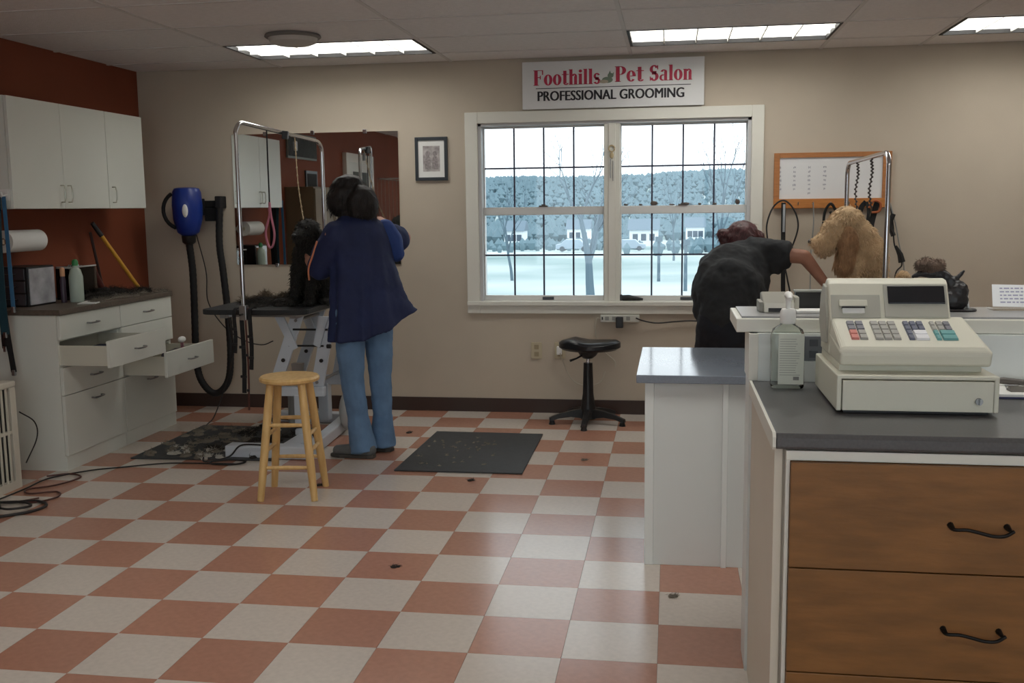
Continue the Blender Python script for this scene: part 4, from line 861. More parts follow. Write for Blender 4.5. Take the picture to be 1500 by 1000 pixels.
# foot pedal
fp = thing('foot_pedal', 'black foot pedal with pale cable left of the grooming table stand', 'pedal', (-1.86, 1.98, 0.01))
G().tube([(-2.00, 1.90, 0.03), (-1.99, 2.0, 0.05), (-1.93, 2.06, 0.055), (-1.84, 2.06, 0.05)], 0.014, 8).build('bar', black_p, fp, smooth=True)
G().box((-1.86, 2.04, 0.012), (-1.76, 2.14, 0.06)).build('switch_box', black_p, fp, bevel=0.006); G().tube([(-1.97, 1.99, 0.04), (-1.92, 1.93, 0.02), (-1.86, 1.88, 0.014)], 0.006, 6).build('cable', paper, fp)
hb = thing('hand_control', 'black hand control hooked on a white bracket behind the wooden stool', 'control', (-1.72, 1.62, 0.3))
G().box((-1.745, 1.60, 0.30), (-1.70, 1.63, 0.40), rot=(0, -0.3, 0)).build('bracket', paper, hb, bevel=0.003); G().box((-1.765, 1.57, 0.335), (-1.715, 1.598, 0.385), rot=(0, 0.5, 0)).build('control', black_p, hb, bevel=0.006)
cord('black cord tangled around the front rail of the grooming table', [(-1.60, 1.10, 0.09), (-1.70, 1.13, 0.095), (-1.80, 1.12, 0.09), (-1.86, 1.10, 0.03), (-1.95, 1.05, 0.008), (-1.90, 1.0, 0.008), (-1.78, 1.02, 0.008), (-1.76, 1.09, 0.008), (-1.86, 1.09, 0.012), (-1.98, 1.04, 0.012), (-2.02, 1.10, 0.02)], 0.005)
cord('dark wire bunched on the floor inside the table stand', [(-1.62, 1.50, 0.10), (-1.58, 1.45, 0.13), (-1.52, 1.47, 0.12), (-1.50, 1.52, 0.05), (-1.56, 1.55, 0.012), (-1.64, 1.5, 0.012), (-1.68, 1.42, 0.012)], 0.006)
def groom_arm(label, pts, r, zbase, clampat):
    t = thing('overhead_pole', label, 'grooming arm', clampat, 'chrome overhead grooming arms')
    G().tube(pts, r, 12).build('pole', chrome, t, smooth=True)
    for k, p in enumerate((pts[0], pts[-1])):
        p = Vector(p); G().box(p+Vector((-0.022, -0.022, zbase-0.055-p.z)), p+Vector((0.022, 0.022, zbase+0.03-p.z))).build('clamp', steel, t, bevel=0.004)
        G().tube([p+Vector((0, -0.02, zbase-0.02-p.z)), p+Vector((0, -0.06, zbase-0.02-p.z))], 0.006, 8).build('clamp_screw', black_p, t)
    return t
def arch(a, b, z0, za, zb, rad=0.07, n=6):
    A, B = Vector((a[0], a[1], 0)), Vector((b[0], b[1], 0)); d = (B-A).normalized(); o = [Vector((A.x, A.y, z0))]
    for k in range(n+1):
        t = PI/2*k/n; o.append(A+d*rad*(1-math.cos(t))+Vector((0, 0, za-rad+rad*math.sin(t))))
    for k in range(n+1):
        t = PI/2*k/n; o.append(B-d*rad*(1-math.sin(t))+Vector((0, 0, zb-rad+rad*math.cos(t))))
    o.append(Vector((B.x, B.y, z0))); return o
groom_arm('chrome overhead arm over the left grooming table in front of the mirror', arch((-1.83, 1.325), (-1.640, 2.245), 0.80, 1.935, 1.875), 0.0125, 0.85, (-1.83, 1.33, 0.8))
ln = thing('grooming_loop', 'pink noose loop hanging on a dark cord from the left chrome arm', 'grooming loop', (-1.765, 1.62, 1.2), 'loops hung from the left chrome arm')
G().tube([(-1.767, 1.63, 1.915), (-1.768, 1.63, 1.70), (-1.768, 1.63, 1.47)], 0.0045, 7).build('cord', black_m, ln)
G().tube(spline([(-1.768, 1.63, 1.48), (-1.772, 1.63, 1.40), (-1.800, 1.63, 1.30), (-1.785, 1.63, 1.215), (-1.760, 1.63, 1.215), (-1.745, 1.63, 1.29), (-1.762, 1.63, 1.40), (-1.768, 1.63, 1.48)]), 0.007, 7).build('loop', mat('noose_pink', srgb(196, 120, 140), 0.6), ln, smooth=True)
G().ell((-1.768, 1.625, 1.435), (0.010, 0.008, 0.02)).build('slide_clip', MATS['noose_pink'], ln, smooth=True)
ln2 = thing('grooming_loop', 'beaded tan loop running from the left chrome arm down to the black dog', 'grooming loop', (-1.62, 1.8, 1.3), 'loops hung from the left chrome arm')
g = G()
P = spline([(-1.705, 1.93, 1.885), (-1.69, 1.90, 1.78), (-1.665, 1.85, 1.60), (-1.63, 1.80, 1.45), (-1.59, 1.74, 1.32)], 8)
g.tube(P, 0.003, 6)
for p in P[::2]: g.ell(p, (0.006, 0.006, 0.008), n=6, m=5)
g.build('chain', mat('bead_tan', srgb(176, 156, 126), 0.4, metal=0.4), ln2, smooth=True)
G().box((-1.735, 1.78, 1.865), (-1.70, 1.83, 1.915), rot=(0, 0.1, 0.2)).build('arm_clip', black_p, bevel=0.004, cat='clip', label='black clip fastened on the top bar of the left chrome arm')
G().box((-1.715, 1.925, 1.80), (-1.69, 1.94, 1.86)).build('snap_hook', steel, bevel=0.005, cat='snap hook', label='steel snap hook under the top bar of the left chrome arm')
# straps hung on the front corner of the table
HB = 'black straps hung from the left grooming table corner'
for n, (x, l, w, lab) in enumerate(((-1.885, 0.26, 0.022, 'short black strap with buckle, leftmost on the grooming table corner'), (-1.845, 0.50, 0.026, 'longest black strap hanging from the grooming table corner'),
                                    (-1.815, 0.60, 0.010, 'thin dark strap with red end hanging lowest from the grooming table'), (-1.795, 0.36, 0.024, 'black strap with side buckles, rightmost on the grooming table corner'))):
    t = thing('restraint_strap', lab, 'strap', (x, 1.30, 0.86-l), HB)
    yy = 1.322 if n % 2 else 1.308
    G().strap(spline([(x+0.02, 1.36, 0.862), (x+0.005, 1.325, 0.861), (x, yy, 0.82), (x+0.004, yy, 0.86-l*0.6), (x-0.004, yy, 0.86-l)], 6), w, 0.005, (1, 0, 0)).build('strap', black_m if n != 2 else cordr, t)
    for q in (0.45, 0.8): G().box((x-w*0.75, yy-0.012, 0.86-l*q-0.008), (x+w*0.75, yy-0.004, 0.86-l*q+0.008)).build('buckle', black_p, t, bevel=0.002)
rs = random.Random(33)
def on_table(u, v): return (TX+u, TY+v)
hair_pile('hair_clippings', 'big heap of dark dog hair on the left grooming table', [((*on_table(rs.uniform(-0.18, 0.24), rs.uniform(-0.33, 0.2)), 0.852), (rs.uniform(0.04, 0.08), rs.uniform(0.04, 0.08), rs.uniform(0.018, 0.05))) for _ in range(22)], clip_d, 2600, 0.05, 0.0014, seed=12)
hair_pile('hair_clippings', 'brownish dog hair tufts at the far side of the left grooming table', [((*on_table(rs.uniform(-0.22, 0.12), rs.uniform(0.0, 0.3)), 0.853), (rs.uniform(0.025, 0.05), rs.uniform(0.03, 0.05), rs.uniform(0.02, 0.045))) for _ in range(9)], mat('hair_brown', srgb(86, 72, 56), 0.95), 1300, 0.045, 0.0014, seed=13)

# ================================================================== STOOLS
ws = thing('wooden_stool', 'round natural wood stool with eight rungs in the open floor', 'stool', (-1.245, 0.505, 0))
sx, sy, sh = -1.245, 0.505, 0.612
G().lathe([(0.02, 0), (0.132, 0.0), (0.148, 0.008), (0.150, 0.020), (0.142, 0.030), (0.10, 0.033), (0.02, 0.030)], (sx, sy, sh-0.033), 36).build('seat', pine, ws, smooth=True)
tp = [(-0.078, -0.078), (0.078, -0.078), (0.078, 0.078), (-0.078, 0.078)]; bt_ = [(-0.135, -0.135), (0.135, -0.135), (0.135, 0.135), (-0.135, 0.135)]
def legp(k, z): f = z/(sh-0.034); return (sx+bt_[k][0]*(1-f)+tp[k][0]*f, sy+bt_[k][1]*(1-f)+tp[k][1]*f, z)
for k in range(4):
    G().tube([legp(k, 0.0), legp(k, 0.15), legp(k, 0.45), legp(k, sh-0.034)], [0.0165, 0.020, 0.021, 0.019], 14).build('leg', pine, ws, smooth=True)
for k, zz in ((0, 0.165), (2, 0.165), (1, 0.24), (3, 0.24), (0, 0.375), (2, 0.375), (1, 0.32), (3, 0.32)):
    a, b = legp(k, zz), legp((k+1) % 4, zz); G().tube([a, tuple((a[i]+b[i])/2 for i in range(3)), b], [0.0085, 0.011, 0.0085], 10).build('rung', pine, ws, smooth=True)
ws.rotation_euler = (0, 0, 0.13)

ss = thing('salon_stool', 'black swivel stool with saddle seat and five-star base under the window', 'stool', (0.105, 2.36, 0))
cx, cy = 0.105, 2.36
# saddle seat
g = G(); R_, N = [], 24
def seat_h(u, v): return 0.028*(u*u)-0.012*math.cos(v*2)
rings = []
for rr, zt_ in ((0.02, 0), (0.6, 0), (0.9, -0.004), (1.0, -0.020), (1.0, -0.042), (0.88, -0.058), (0.5, -0.065), (0.02, -0.065)):
    ring_ = []
    for k in range(N):
        a = 2*PI*k/N; ux, uy = math.cos(a), math.sin(a)
        wx = 0.215*(1-0.10*max(0, -ux)); x = ux*rr*wx; y = uy*rr*0.155*(1-0.25*max(0, -ux))
        ring_.append((cx+x, cy+y, 0.548+zt_+0.016*(x/0.215)**2*(1 if zt_ > -0.03 else 0.3) + 0.020*max(0, 1-abs(x+0.09)/0.08)*(1 if zt_ > -0.03 else 0)))
    rings.append(ring_)
g.rings(rings[::-1]).build('seat', black_lea, ss, smooth=True)
G().lathe([(0.03, 0.435), (0.055, 0.455), (0.075, 0.488)], (cx, cy, 0), 18).build('seat_plate', black_p, ss, smooth=True)
G().cyl((cx, cy, 0.40), (cx, cy, 0.45), 0.014, n=14).build('gas_piston', chrome, ss, smooth=True)
G().lathe([(0.052, 0.03), (0.050, 0.10), (0.036, 0.20), (0.030, 0.405)], (cx, cy, 0), 20).build('column', black_p, ss, smooth=True)
G().tube([(cx-0.03, cy-0.03, 0.462), (cx-0.07, cy-0.08, 0.445), (cx-0.11, cy-0.10, 0.432)], [0.006, 0.006, 0.009], 8).build('lever', black_p, ss, smooth=True)
for k in range(5):
    a = math.radians(-92+72*k); d = Vector((math.cos(a), math.sin(a), 0)); c0 = Vector((cx, cy, 0)); sd = Vector((-d.y, d.x, 0))
    rr_ = []
    for q, zb, zt2, w in ((0.03, 0.035, 0.10, 0.030), (0.12, 0.048, 0.088, 0.024), (0.20, 0.040, 0.068, 0.021), (0.262, 0.022, 0.046, 0.022)):
        p = c0+d*q; rr_.append([p-sd*w+Vector((0, 0, zb)), p+sd*w+Vector((0, 0, zb)), p+sd*w*0.7+Vector((0, 0, zt2)), p-sd*w*0.7+Vector((0, 0, zt2))])
    G().rings(rr_).build('base_arm', black_p, ss, bevel=0.004)
    p = c0+d*0.245; G().cyl((p.x, p.y, 0), (p.x, p.y, 0.024), 0.022, 0.016, 12).build('glide', black_p, ss)

# ================================================================== PEOPLE
def hand(g, wrist, direc, palm_n, s=1.0, curl=0.5, thumb=1):
    """palm plus five bent fingers: direc along the hand, palm_n out of the palm"""
    w = Vector(wrist); d = Vector(direc).normalized(); n = Vector(palm_n); n = (n-d*n.dot(d)).normalized(); t = d.cross(n)*thumb
    g.tube([w, w+d*0.035*s, w+d*0.085*s], [0.024*s, 0.036*s, 0.038*s], 12, flat=0.42) if abs(n.z) < 0.0 else g.rings([[w+d*a*s+t*(math.cos(k*PI/5)*b*s)+n*(math.sin(k*PI/5)*c*s) for k in range(10)] for a, b, c in ((-0.01, 0.024, 0.020), (0.03, 0.034, 0.017), (0.07, 0.040, 0.015), (0.09, 0.036, 0.012))])
    for o, L, r in ((0.030, 0.068, 0.0085), (0.010, 0.078, 0.009), (-0.011, 0.072, 0.0085), (-0.030, 0.056, 0.0075)):
        p = w+d*0.078*s+t*o*s; q = d.copy(); pts = [w+d*0.05*s+t*o*0.9*s, p]; 
        for k, f in enumerate((0.45, 0.32, 0.23)):
            q = (q*math.cos(curl*0.8)+n*math.sin(curl*0.8)*(1 if k else 0.6)).normalized(); q = q.normalized(); p = p+q*L*f*s; pts.append(p.copy())
        g.limb(pts, [r*1.1*s, r*1.05*s, r*s, r*0.92*s, r*0.8*s], 8)
    p = w+d*0.025*s+t*0.026*s; pts = [w+d*0.015*s+t*0.012*s, p]
    for f, v in ((0.034, t*0.8+d*0.6+n*0.25), (0.028, t*0.35+d*0.8+n*0.45)): p = p+v.normalized()*f*s; pts.append(p.copy())
    g.limb(pts, [0.013*s, 0.012*s, 0.0105*s, 0.009*s], 8)
def head(g, c, fwd, upv, s=1.0):
    c = Vector(c); f = Vector(fwd).normalized(); u = Vector(upv); u = (u-f*u.dot(f)).normalized(); r = f.cross(u)
    def E(p, rad): 
        M = Matrix((r, f, u)).transposed(); g.ell(c+M @ Vector(p)*s, tuple(q*s for q in rad), rot=M.to_euler())
    E((0, -0.005, 0.02), (0.074, 0.094, 0.088)); E((0, 0.020, -0.045), (0.056, 0.066, 0.062)); E((0, 0.062, -0.078), (0.028, 0.026, 0.022))
    E((0, 0.092, -0.020), (0.013, 0.018, 0.020)); E((0, 0.082, 0.002), (0.009, 0.014, 0.028)); E((0, 0.080, -0.052), (0.026, 0.013, 0.009))
    E((0.075, -0.005, -0.010), (0.010, 0.018, 0.030)); E((-0.075, -0.005, -0.010), (0.010, 0.018, 0.030))
    E((0.034, 0.070, -0.022), (0.020, 0.018, 0.018)); E((-0.034, 0.070, -0.022), (0.020, 0.018, 0.018)); E((0, 0.074, 0.022), (0.048, 0.018, 0.010))
    return Matrix((r, f, u)).transposed(), c
eye_w = mat('eye_white', srgb(235, 232, 226), 0.2); eye_d = mat('eye_dark', srgb(40, 26, 20), 0.15)
def eyes(M, c, par, s=1.0):
    for sg_ in (-1, 1):
        p = c+M @ Vector((0.032*sg_, 0.080, 0.0))*s; e = G().ell(p, (0.012*s,)*3).build('eye', eye_w, par, smooth=True)
        G().ell(p+M @ Vector((0, 0.0095, 0))*s, (0.0055*s,)*3, n=10, m=6).build('iris', eye_d, e, smooth=True)
# ---- groomer 1, standing, back turned
p1 = thing('person', 'standing groomer seen from behind in blue smock, jeans and gray shoes', 'person', (-1.12, 1.36, 0))
F = Vector((-0.70, 0.714, 0)); Rv = Vector((0.714, 0.70, 0))
g = G()
HC = Vector((-1.195, 1.455, 1.50))
M_, hc = head(g, HC, (-0.74, 0.60, -0.32), (0, 0, 1))
g.limb([(-1.135, 1.395, 1.30), (-1.165, 1.425, 1.40)], [0.058, 0.052])
g.limb([(-1.12, 1.38, 0.92), (-1.12, 1.38, 1.08), (-1.13, 1.39, 1.26)], [0.13, 0.12, 0.12])
g.limb([(-1.23, 1.28, 1.30), (-1.02, 1.49, 1.30)], [0.060, 0.060])
g.limb([(-1.255, 1.265, 1.29), (-1.385, 1.36, 1.075), (-1.50, 1.55, 1.13)], [0.052, 0.041, 0.028])
hand(g, (-1.50, 1.55, 1.13), (-0.5, 0.75, 0.25), (0.5, 0.5, 0.4), 0.95, 0.6, 1)
g.limb([(-1.00, 1.51, 1.30), (-0.935, 1.64, 1.26), (-1.12, 1.76, 1.36)], [0.052, 0.041, 0.028])
hand(g, (-1.12, 1.76, 1.36), (-0.9, 0.0, -0.1), (-0.1, -0.3, -1), 0.95, 0.6, -1)
g.limb([(-1.185, 1.315, 0.86), (-1.175, 1.295, 0.47), (-1.115, 1.285, 0.09)], [0.085, 0.052, 0.036])
g.limb([(-1.055, 1.445, 0.86), (-1.045, 1.425, 0.47), (-1.035, 1.435, 0.09)], [0.085, 0.052, 0.036])
g.limb([(-1.09, 1.285, 0.05), (-1.22, 1.30, 0.035)], [0.033, 0.028]); g.limb([(-1.02, 1.435, 0.05), (-1.15, 1.465, 0.035)], [0.033, 0.028])
organic(g, 'body', skin, p1, 0.0055, 3)
eyes(M_, hc, p1)
# smock
def loft_cloth(rings_, folds=0.006, nf=9, seed=0, N=40):
    out = []
    for (c, hw_, hd, z, extra) in rings_:
        ring_ = []
        for k in range(N):
            a = 2*PI*k/N; ca, sa = math.cos(a), math.sin(a)
            f = folds*extra*math.sin(nf*a+seed)+folds*0.6*extra*math.sin((nf+4)*a+seed*2)
            w = Vector((c[0], c[1], z))+Rv*ca*(hw_+f)+F*sa*(hd+f)
            ring_.append(w)
        out.append(ring_)
    return out
blue_sm = mat('smock_blue', srgb(24, 36, 76), 0.75, noise=0.14, scale=6, bump=0.15, bscale=40)
blue_lt = mat('smock_blue_lit', srgb(34, 62, 124), 0.75)  # brighter copy of the smock blue: light on the right sleeve put into colour
g = G()
rg = loft_cloth([((-1.160, 1.42), 0.060, 0.058, 1.410, 0), ((-1.148, 1.408), 0.11, 0.085, 1.385, 0), ((-1.135, 1.395), 0.165, 0.110, 1.350, 0.2), ((-1.13, 1.39), 0.188, 0.130, 1.28, 0.4), ((-1.125, 1.385), 0.185, 0.140, 1.18, 0.8),
                 ((-1.127, 1.375), 0.180, 0.145, 1.05, 1.0), ((-1.130, 1.37), 0.178, 0.148, 0.93, 1.4), ((-1.134, 1.365), 0.180, 0.150, 0.82, 1.9), ((-1.138, 1.36), 0.184, 0.152, 0.74, 2.3), ((-1.14, 1.358), 0.186, 0.154, 0.695, 2.5)])
for i, ring_ in enumerate(rg):
    f = max(0, (i-4)/5.0)
    for k, v in enumerate(ring_):
        ca = math.cos(2*PI*k/40); sa = math.sin(2*PI*k/40)
        out_ = max(0, math.cos(2*PI*k/40+0.5))**4
        v += (Rv*0.135+Vector((0.05, -0.02, 0)))*out_*f+Vector((0, 0, 1))*(0.15*out_*f)
        v += Vector((0, 0, -1))*(0.02*max(0, -ca)*f)
g.rings(rg)
g.limb([(-1.235, 1.285, 1.285), (-1.30, 1.30, 1.19), (-1.36, 1.34, 1.10)], [0.085, 0.082, 0.078])
g.limb([(-1.02, 1.50, 1.285), (-0.965, 1.59, 1.255)], [0.080, 0.078])
organic(g, 'smock', blue_sm, p1, 0.009, 5, disp=(0.016, 0.09))
G().tube(spline([(-1.335, 1.235, 1.255), (-1.365, 1.245, 1.18), (-1.405, 1.275, 1.10), (-1.425, 1.33, 1.03)], 5), 0.0055, 8).build('sleeve_piping', mat('piping_orange', srgb(214, 138, 104), 0.6), p1, smooth=True, label='orange piping on the sleeve')
organic(G().limb([(-1.000, 1.462, 1.320), (-0.965, 1.485, 1.25), (-0.950, 1.505, 1.17)], [0.055, 0.060, 0.050]), 'sleeve', blue_lt, p1, 0.007, 4, disp=(0.008, 0.05), label='right sleeve, lit look painted in lighter blue')
# jeans
g = G()
g.ell((-1.12, 1.38, 0.83), (0.165, 0.125, 0.13), rot=(0, 0, 0.78))
g.limb([(-1.185, 1.315, 0.84), (-1.180, 1.300, 0.62), (-1.175, 1.292, 0.46), (-1.145, 1.288, 0.25)], [0.098, 0.084, 0.070, 0.062])
g.limb([(-1.145, 1.288, 0.25), (-1.130, 1.288, 0.12), (-1.120, 1.290, 0.045)], [0.062, 0.070, 0.042])
g.tube([(-1.145, 1.288, 0.22), (-1.118, 1.290, 0.035)], [0.062, 0.082], 18)
g.limb([(-1.055, 1.445, 0.84), (-1.050, 1.435, 0.62), (-1.045, 1.428, 0.46), (-1.040, 1.432, 0.25)], [0.096, 0.082, 0.068, 0.060])
g.tube([(-1.040, 1.432, 0.22), (-1.045, 1.440, 0.035)], [0.060, 0.080], 18)
organic(g, 'jeans', denim, p1, 0.009, 4, disp=(0.012, 0.06))
shoe_m = mat('shoe_gray', srgb(92, 94, 94), 0.7, noise=0.1, scale=30); sole_m = mat('shoe_sole', srgb(70, 66, 62), 0.7)
def shoe(heel, toe, par, m):
    h, t_ = Vector(heel), Vector(toe); d = (t_-h).normalized(); L = (t_-h).length
    g = G(); g.limb([h+d*0.03+Vector((0, 0, 0.045)), h+d*L*0.45+Vector((0, 0, 0.043)), h+d*(L-0.045)+Vector((0, 0, 0.036))], [0.040, 0.038, 0.034])
    o = organic(g, 'shoe', m, par, 0.006, 3)
    sd = Vector((-d.y, d.x, 0)); pts = []
    for q, w in ((0.0, 0.022), (0.03, 0.036), (L*0.4, 0.034), (L*0.75, 0.042), (L-0.02, 0.028), (L, 0.012)): pts.append((q, w))
    poly = [(h+d*q+sd*w)[:2] for q, w in pts]+[(h+d*q-sd*w)[:2] for q, w in pts[::-1]]
    G().prism(poly, 2, 0.001, 0.020).build('sole', sole_m, o, bevel=0.003)
shoe((-1.045, 1.268, 0), (-1.315, 1.29, 0), p1, shoe_m); shoe((-0.985, 1.44, 0), (-1.245, 1.485, 0), p1, shoe_m)
# hair with bun
hair_br = mat('hair_dark_brown', srgb(26, 19, 17), 0.6, noise=0.3, scale=20)
g = G()
g.ell((-1.205, 1.435, 1.525), (0.112, 0.118, 0.108)); g.ell((-1.235, 1.395, 1.48), (0.085, 0.085, 0.095)); g.ell((-1.115, 1.385, 1.455), (0.098, 0.088, 0.115)); g.ell((-1.145, 1.385, 1.385), (0.100, 0.066, 0.065)); g.ell((-1.19, 1.40, 1.585), (0.075, 0.07, 0.042))
hr = organic(g, 'hair', hair_br, p1, 0.008, 2, disp=(0.020, 0.045))
tufts(hr, 'hair_strands', hair_br, p1, 1500, 0.035, 0.0016, droop=1.0, curl=0.35, seed=5, lie=0.75)

# ---- groomer 2, bending over
p2 = thing('person', 'groomer in black shirt with reddish hair bending towards the fluffy tan dog', 'person', (0.97, 1.42, 0))
g = G()
HC2 = Vector((1.065, 1.85, 1.215))
M2, hc2 = head(g, HC2, (0.45, 0.60, -0.66), (0.1, 0.55, 0.8), 0.97)
g.limb([(1.02, 1.70, 1.15), (1.05, 1.79, 1.19)], [0.058, 0.052])
g.limb([(0.96, 1.42, 0.84), (0.985, 1.57, 0.98), (1.015, 1.68, 1.08)], [0.11, 0.10, 0.10])
g.limb([(0.88, 1.66, 1.10), (1.15, 1.67, 1.15)], [0.06, 0.06])
g.limb([(1.16, 1.67, 1.155), (1.385, 1.635, 1.135), (1.505, 1.655, 0.985)], [0.050, 0.040, 0.027])
hand(g, (1.505, 1.655, 0.985), (0.75, 0.15, -0.62), (0.4, 0.3, -0.6), 0.95, 0.35, 1)
g.limb([(0.87, 1.66, 1.10), (0.90, 1.93, 1.02), (1.06, 2.06, 0.98)], [0.050, 0.040, 0.027])
hand(g, (1.06, 2.06, 0.98), (1, 0.2, -0.3), (0.1, 0.1, -1), 0.95, 0.5, 1)
g.limb([(0.88, 1.40, 0.80), (0.84, 1.58, 0.46), (0.84, 1.42, 0.09)], [0.085, 0.052, 0.036]); g.limb([(1.05, 1.39, 0.80), (1.08, 1.57, 0.46), (1.07, 1.40, 0.09)], [0.085, 0.052, 0.036])
g.limb([(0.84, 1.40, 0.05), (0.83, 1.55, 0.035)], [0.033, 0.028]); g.limb([(1.07, 1.38, 0.05), (1.09, 1.53, 0.035)], [0.033, 0.028])
organic(g, 'body', skin, p2, 0.0055, 3); eyes(M2, hc2, p2, 0.97)
shirt_b = mat('shirt_black', srgb(36, 38, 41), 0.85, noise=0.12, scale=7, bump=0.15, bscale=50)
g = G()
g.ell((0.975, 1.56, 1.02), (0.185, 0.145, 0.21), rot=(-0.5, 0, 0)); g.ell((0.955, 1.43, 0.84), (0.165, 0.16, 0.19)); g.ell((1.015, 1.68, 1.135), (0.165, 0.105, 0.095), rot=(0, -0.15, 0))
g.ell((0.865, 1.53, 0.95), (0.11, 0.13, 0.19)); g.ell((0.90, 1.62, 1.07), (0.11, 0.10, 0.10)); g.ell((1.0, 1.42, 0.74), (0.125, 0.14, 0.12)); g.ell((0.835, 1.50, 0.87), (0.075, 0.10, 0.13)); g.ell((1.075, 1.62, 1.0), (0.125, 0.13, 0.21)); g.ell((0.97, 1.47, 0.94), (0.195, 0.165, 0.20)); g.ell((1.08, 1.55, 0.86), (0.11, 0.13, 0.15))
g.tube([(1.08, 1.68, 1.15), (1.20, 1.665, 1.150), (1.315, 1.645, 1.145)], [0.105, 0.090, 0.076], 16); g.tube([(1.13, 1.66, 1.13), (1.27, 1.64, 1.10)], [0.085, 0.070], 14)
g.limb([(0.90, 1.67, 1.10), (0.90, 1.78, 1.03)], [0.085, 0.078])
organic(g, 'shirt', shirt_b, p2, 0.009, 30, disp=(0.034, 0.10))
g = G(); g.ell((0.985, 1.41, 0.76), (0.155, 0.14, 0.16))
g.limb([(0.88, 1.40, 0.78), (0.84, 1.57, 0.47), (0.84, 1.43, 0.08)], [0.098, 0.072, 0.062]); g.limb([(1.05, 1.39, 0.78), (1.08, 1.56, 0.47), (1.07, 1.41, 0.08)], [0.098, 0.072, 0.062])
organic(g, 'jeans', denim2, p2, 0.01, 4, disp=(0.012, 0.06))
shoe((0.84, 1.35, 0), (0.83, 1.60, 0), p2, black_m); shoe((1.07, 1.33, 0), (1.09, 1.58, 0), p2, black_m)
hair_rd = mat('hair_red_brown', srgb(74, 36, 38), 0.5, noise=0.3, scale=18)
g = G(); g.ell((1.055, 1.83, 1.255), (0.098, 0.095, 0.085), rot=(0.3, 0, 0)); g.ell((1.045, 1.79, 1.225), (0.085, 0.06, 0.07)); g.ell((1.13, 1.85, 1.24), (0.05, 0.06, 0.05))
g.ell((0.940, 1.80, 1.26), (0.034, 0.034, 0.036)); g.limb([(0.94, 1.80, 1.25), (0.955, 1.79, 1.17)], [0.030, 0.018])
hr2 = organic(g, 'hair', hair_rd, p2, 0.008, 2, disp=(0.018, 0.035))
tufts(hr2, 'hair_strands', mat('hair_red_tip', srgb(104, 44, 48), 0.5), p2, 700, 0.028, 0.0014, droop=0.5, curl=0.4, seed=6, lie=0.65)

# ================================================================== DOGS
d1 = thing('dog', 'black curly dog sitting on the left grooming table beside the groomer', 'dog', (-1.60, 1.78, 0.85))
coat_b = mat('coat_black', srgb(24, 22, 20), 0.85, noise=0.3, scale=25)
g = G()
g.limb([(-1.545, 1.66, 1.16), (-1.56, 1.74, 1.05), (-1.57, 1.84, 0.96)], [0.095, 0.11, 0.11]); g.limb([(-1.53, 1.66, 1.17), (-1.52, 1.62, 1.28)], [0.075, 0.062])
g.ell((-1.52, 1.60, 1.315), (0.070, 0.075, 0.062)); g.limb([(-1.525, 1.57, 1.30), (-1.555, 1.50, 1.275)], [0.044, 0.030])
for s_ in (-1, 1):
    g.limb([(-1.56+0.05*s_, 1.64, 1.08), (-1.57+0.05*s_, 1.61, 0.96), (-1.575+0.05*s_, 1.60, 0.875)], [0.042, 0.030, 0.026]); g.ell((-1.578+0.05*s_, 1.575, 0.870), (0.026, 0.038, 0.020))
    g.ell((-1.57+0.08*s_, 1.83, 0.925), (0.055, 0.10, 0.075)); g.ell((-1.57+0.10*s_, 1.73, 0.870), (0.026, 0.05, 0.020))
g.limb([(-1.57, 1.94, 0.90), (-1.60, 2.0, 0.93), (-1.61, 2.01, 0.99)], [0.03, 0.024, 0.02])
b1 = organic(g, 'body', coat_b, d1, 0.007, 3, disp=(0.014, 0.02))
for s_ in (-1, 1):
    e = organic(G().ell((-1.52+0.072*s_, 1.615, 1.255), (0.018, 0.035, 0.062)), 'ear', coat_b, d1, 0.006, 1, disp=(0.012, 0.02))
    G().ell((-1.535+0.028*s_, 1.535, 1.325), (0.008, 0.008, 0.008)).build('eye', eye_d, d1, smooth=True)
G().ell((-1.562, 1.475, 1.282), (0.014, 0.012, 0.011)).build('nose', black_lea, d1, smooth=True)
tufts(b1, 'coat', mat('coat_black_tips', srgb(44, 42, 36), 0.9), d1, 4500, 0.022, 0.0024, droop=0.8, curl=0.6, seed=11, lie=0.5)
t2 = groom_table(1.76, 1.84, 'white grooming table under the fluffy tan dog, hidden behind the counters')
groom_arm('chrome overhead arm beside the fluffy tan dog in front of the whiteboard', arch((1.775, 1.385), (1.712, 2.295), 0.81, 1.695, 1.675), 0.0135, 0.86, (1.775, 1.39, 0.8))
for (q, xx, yy) in ((0, 1.752, 1.75), (1, 1.728, 2.05)):
    t = thing('grooming_loop', ['dark chain loop hanging from the right chrome arm, nearer the pole', 'dark chain loop hanging from the right chrome arm over the whiteboard'][q], 'grooming loop', (xx, yy, 1.4), 'loops hung from the right chrome arm')
    g = G(); P = spline([(xx, yy, 1.675), (xx+0.006, yy, 1.60), (xx-0.006, yy, 1.50), (xx+0.004, yy-0.01, 1.41-0.03*q)], 8); g.tube(P, 0.003, 6)
    for k, p in enumerate(P): g.ell(p+Vector((0.004*(-1)**k, 0, 0)), (0.006, 0.005, 0.007), n=6, m=5)
    g.build('chain', mat('chain_dark', srgb(84, 80, 78), 0.4, metal=0.5), t, smooth=True)
d2 = thing('dog', 'fluffy tan poodle-type dog with long ears sitting on the right grooming table', 'dog', (1.74, 1.84, 0.86))
coat_t = mat('coat_tan', srgb(204, 174, 136), 0.9, noise=0.14, scale=14)
g = G()
g.ell((1.570, 1.72, 1.275), (0.088, 0.080, 0.085)); g.ell((1.625, 1.735, 1.335), (0.095, 0.085, 0.078)); g.ell((1.585, 1.725, 1.32), (0.07, 0.075, 0.06))
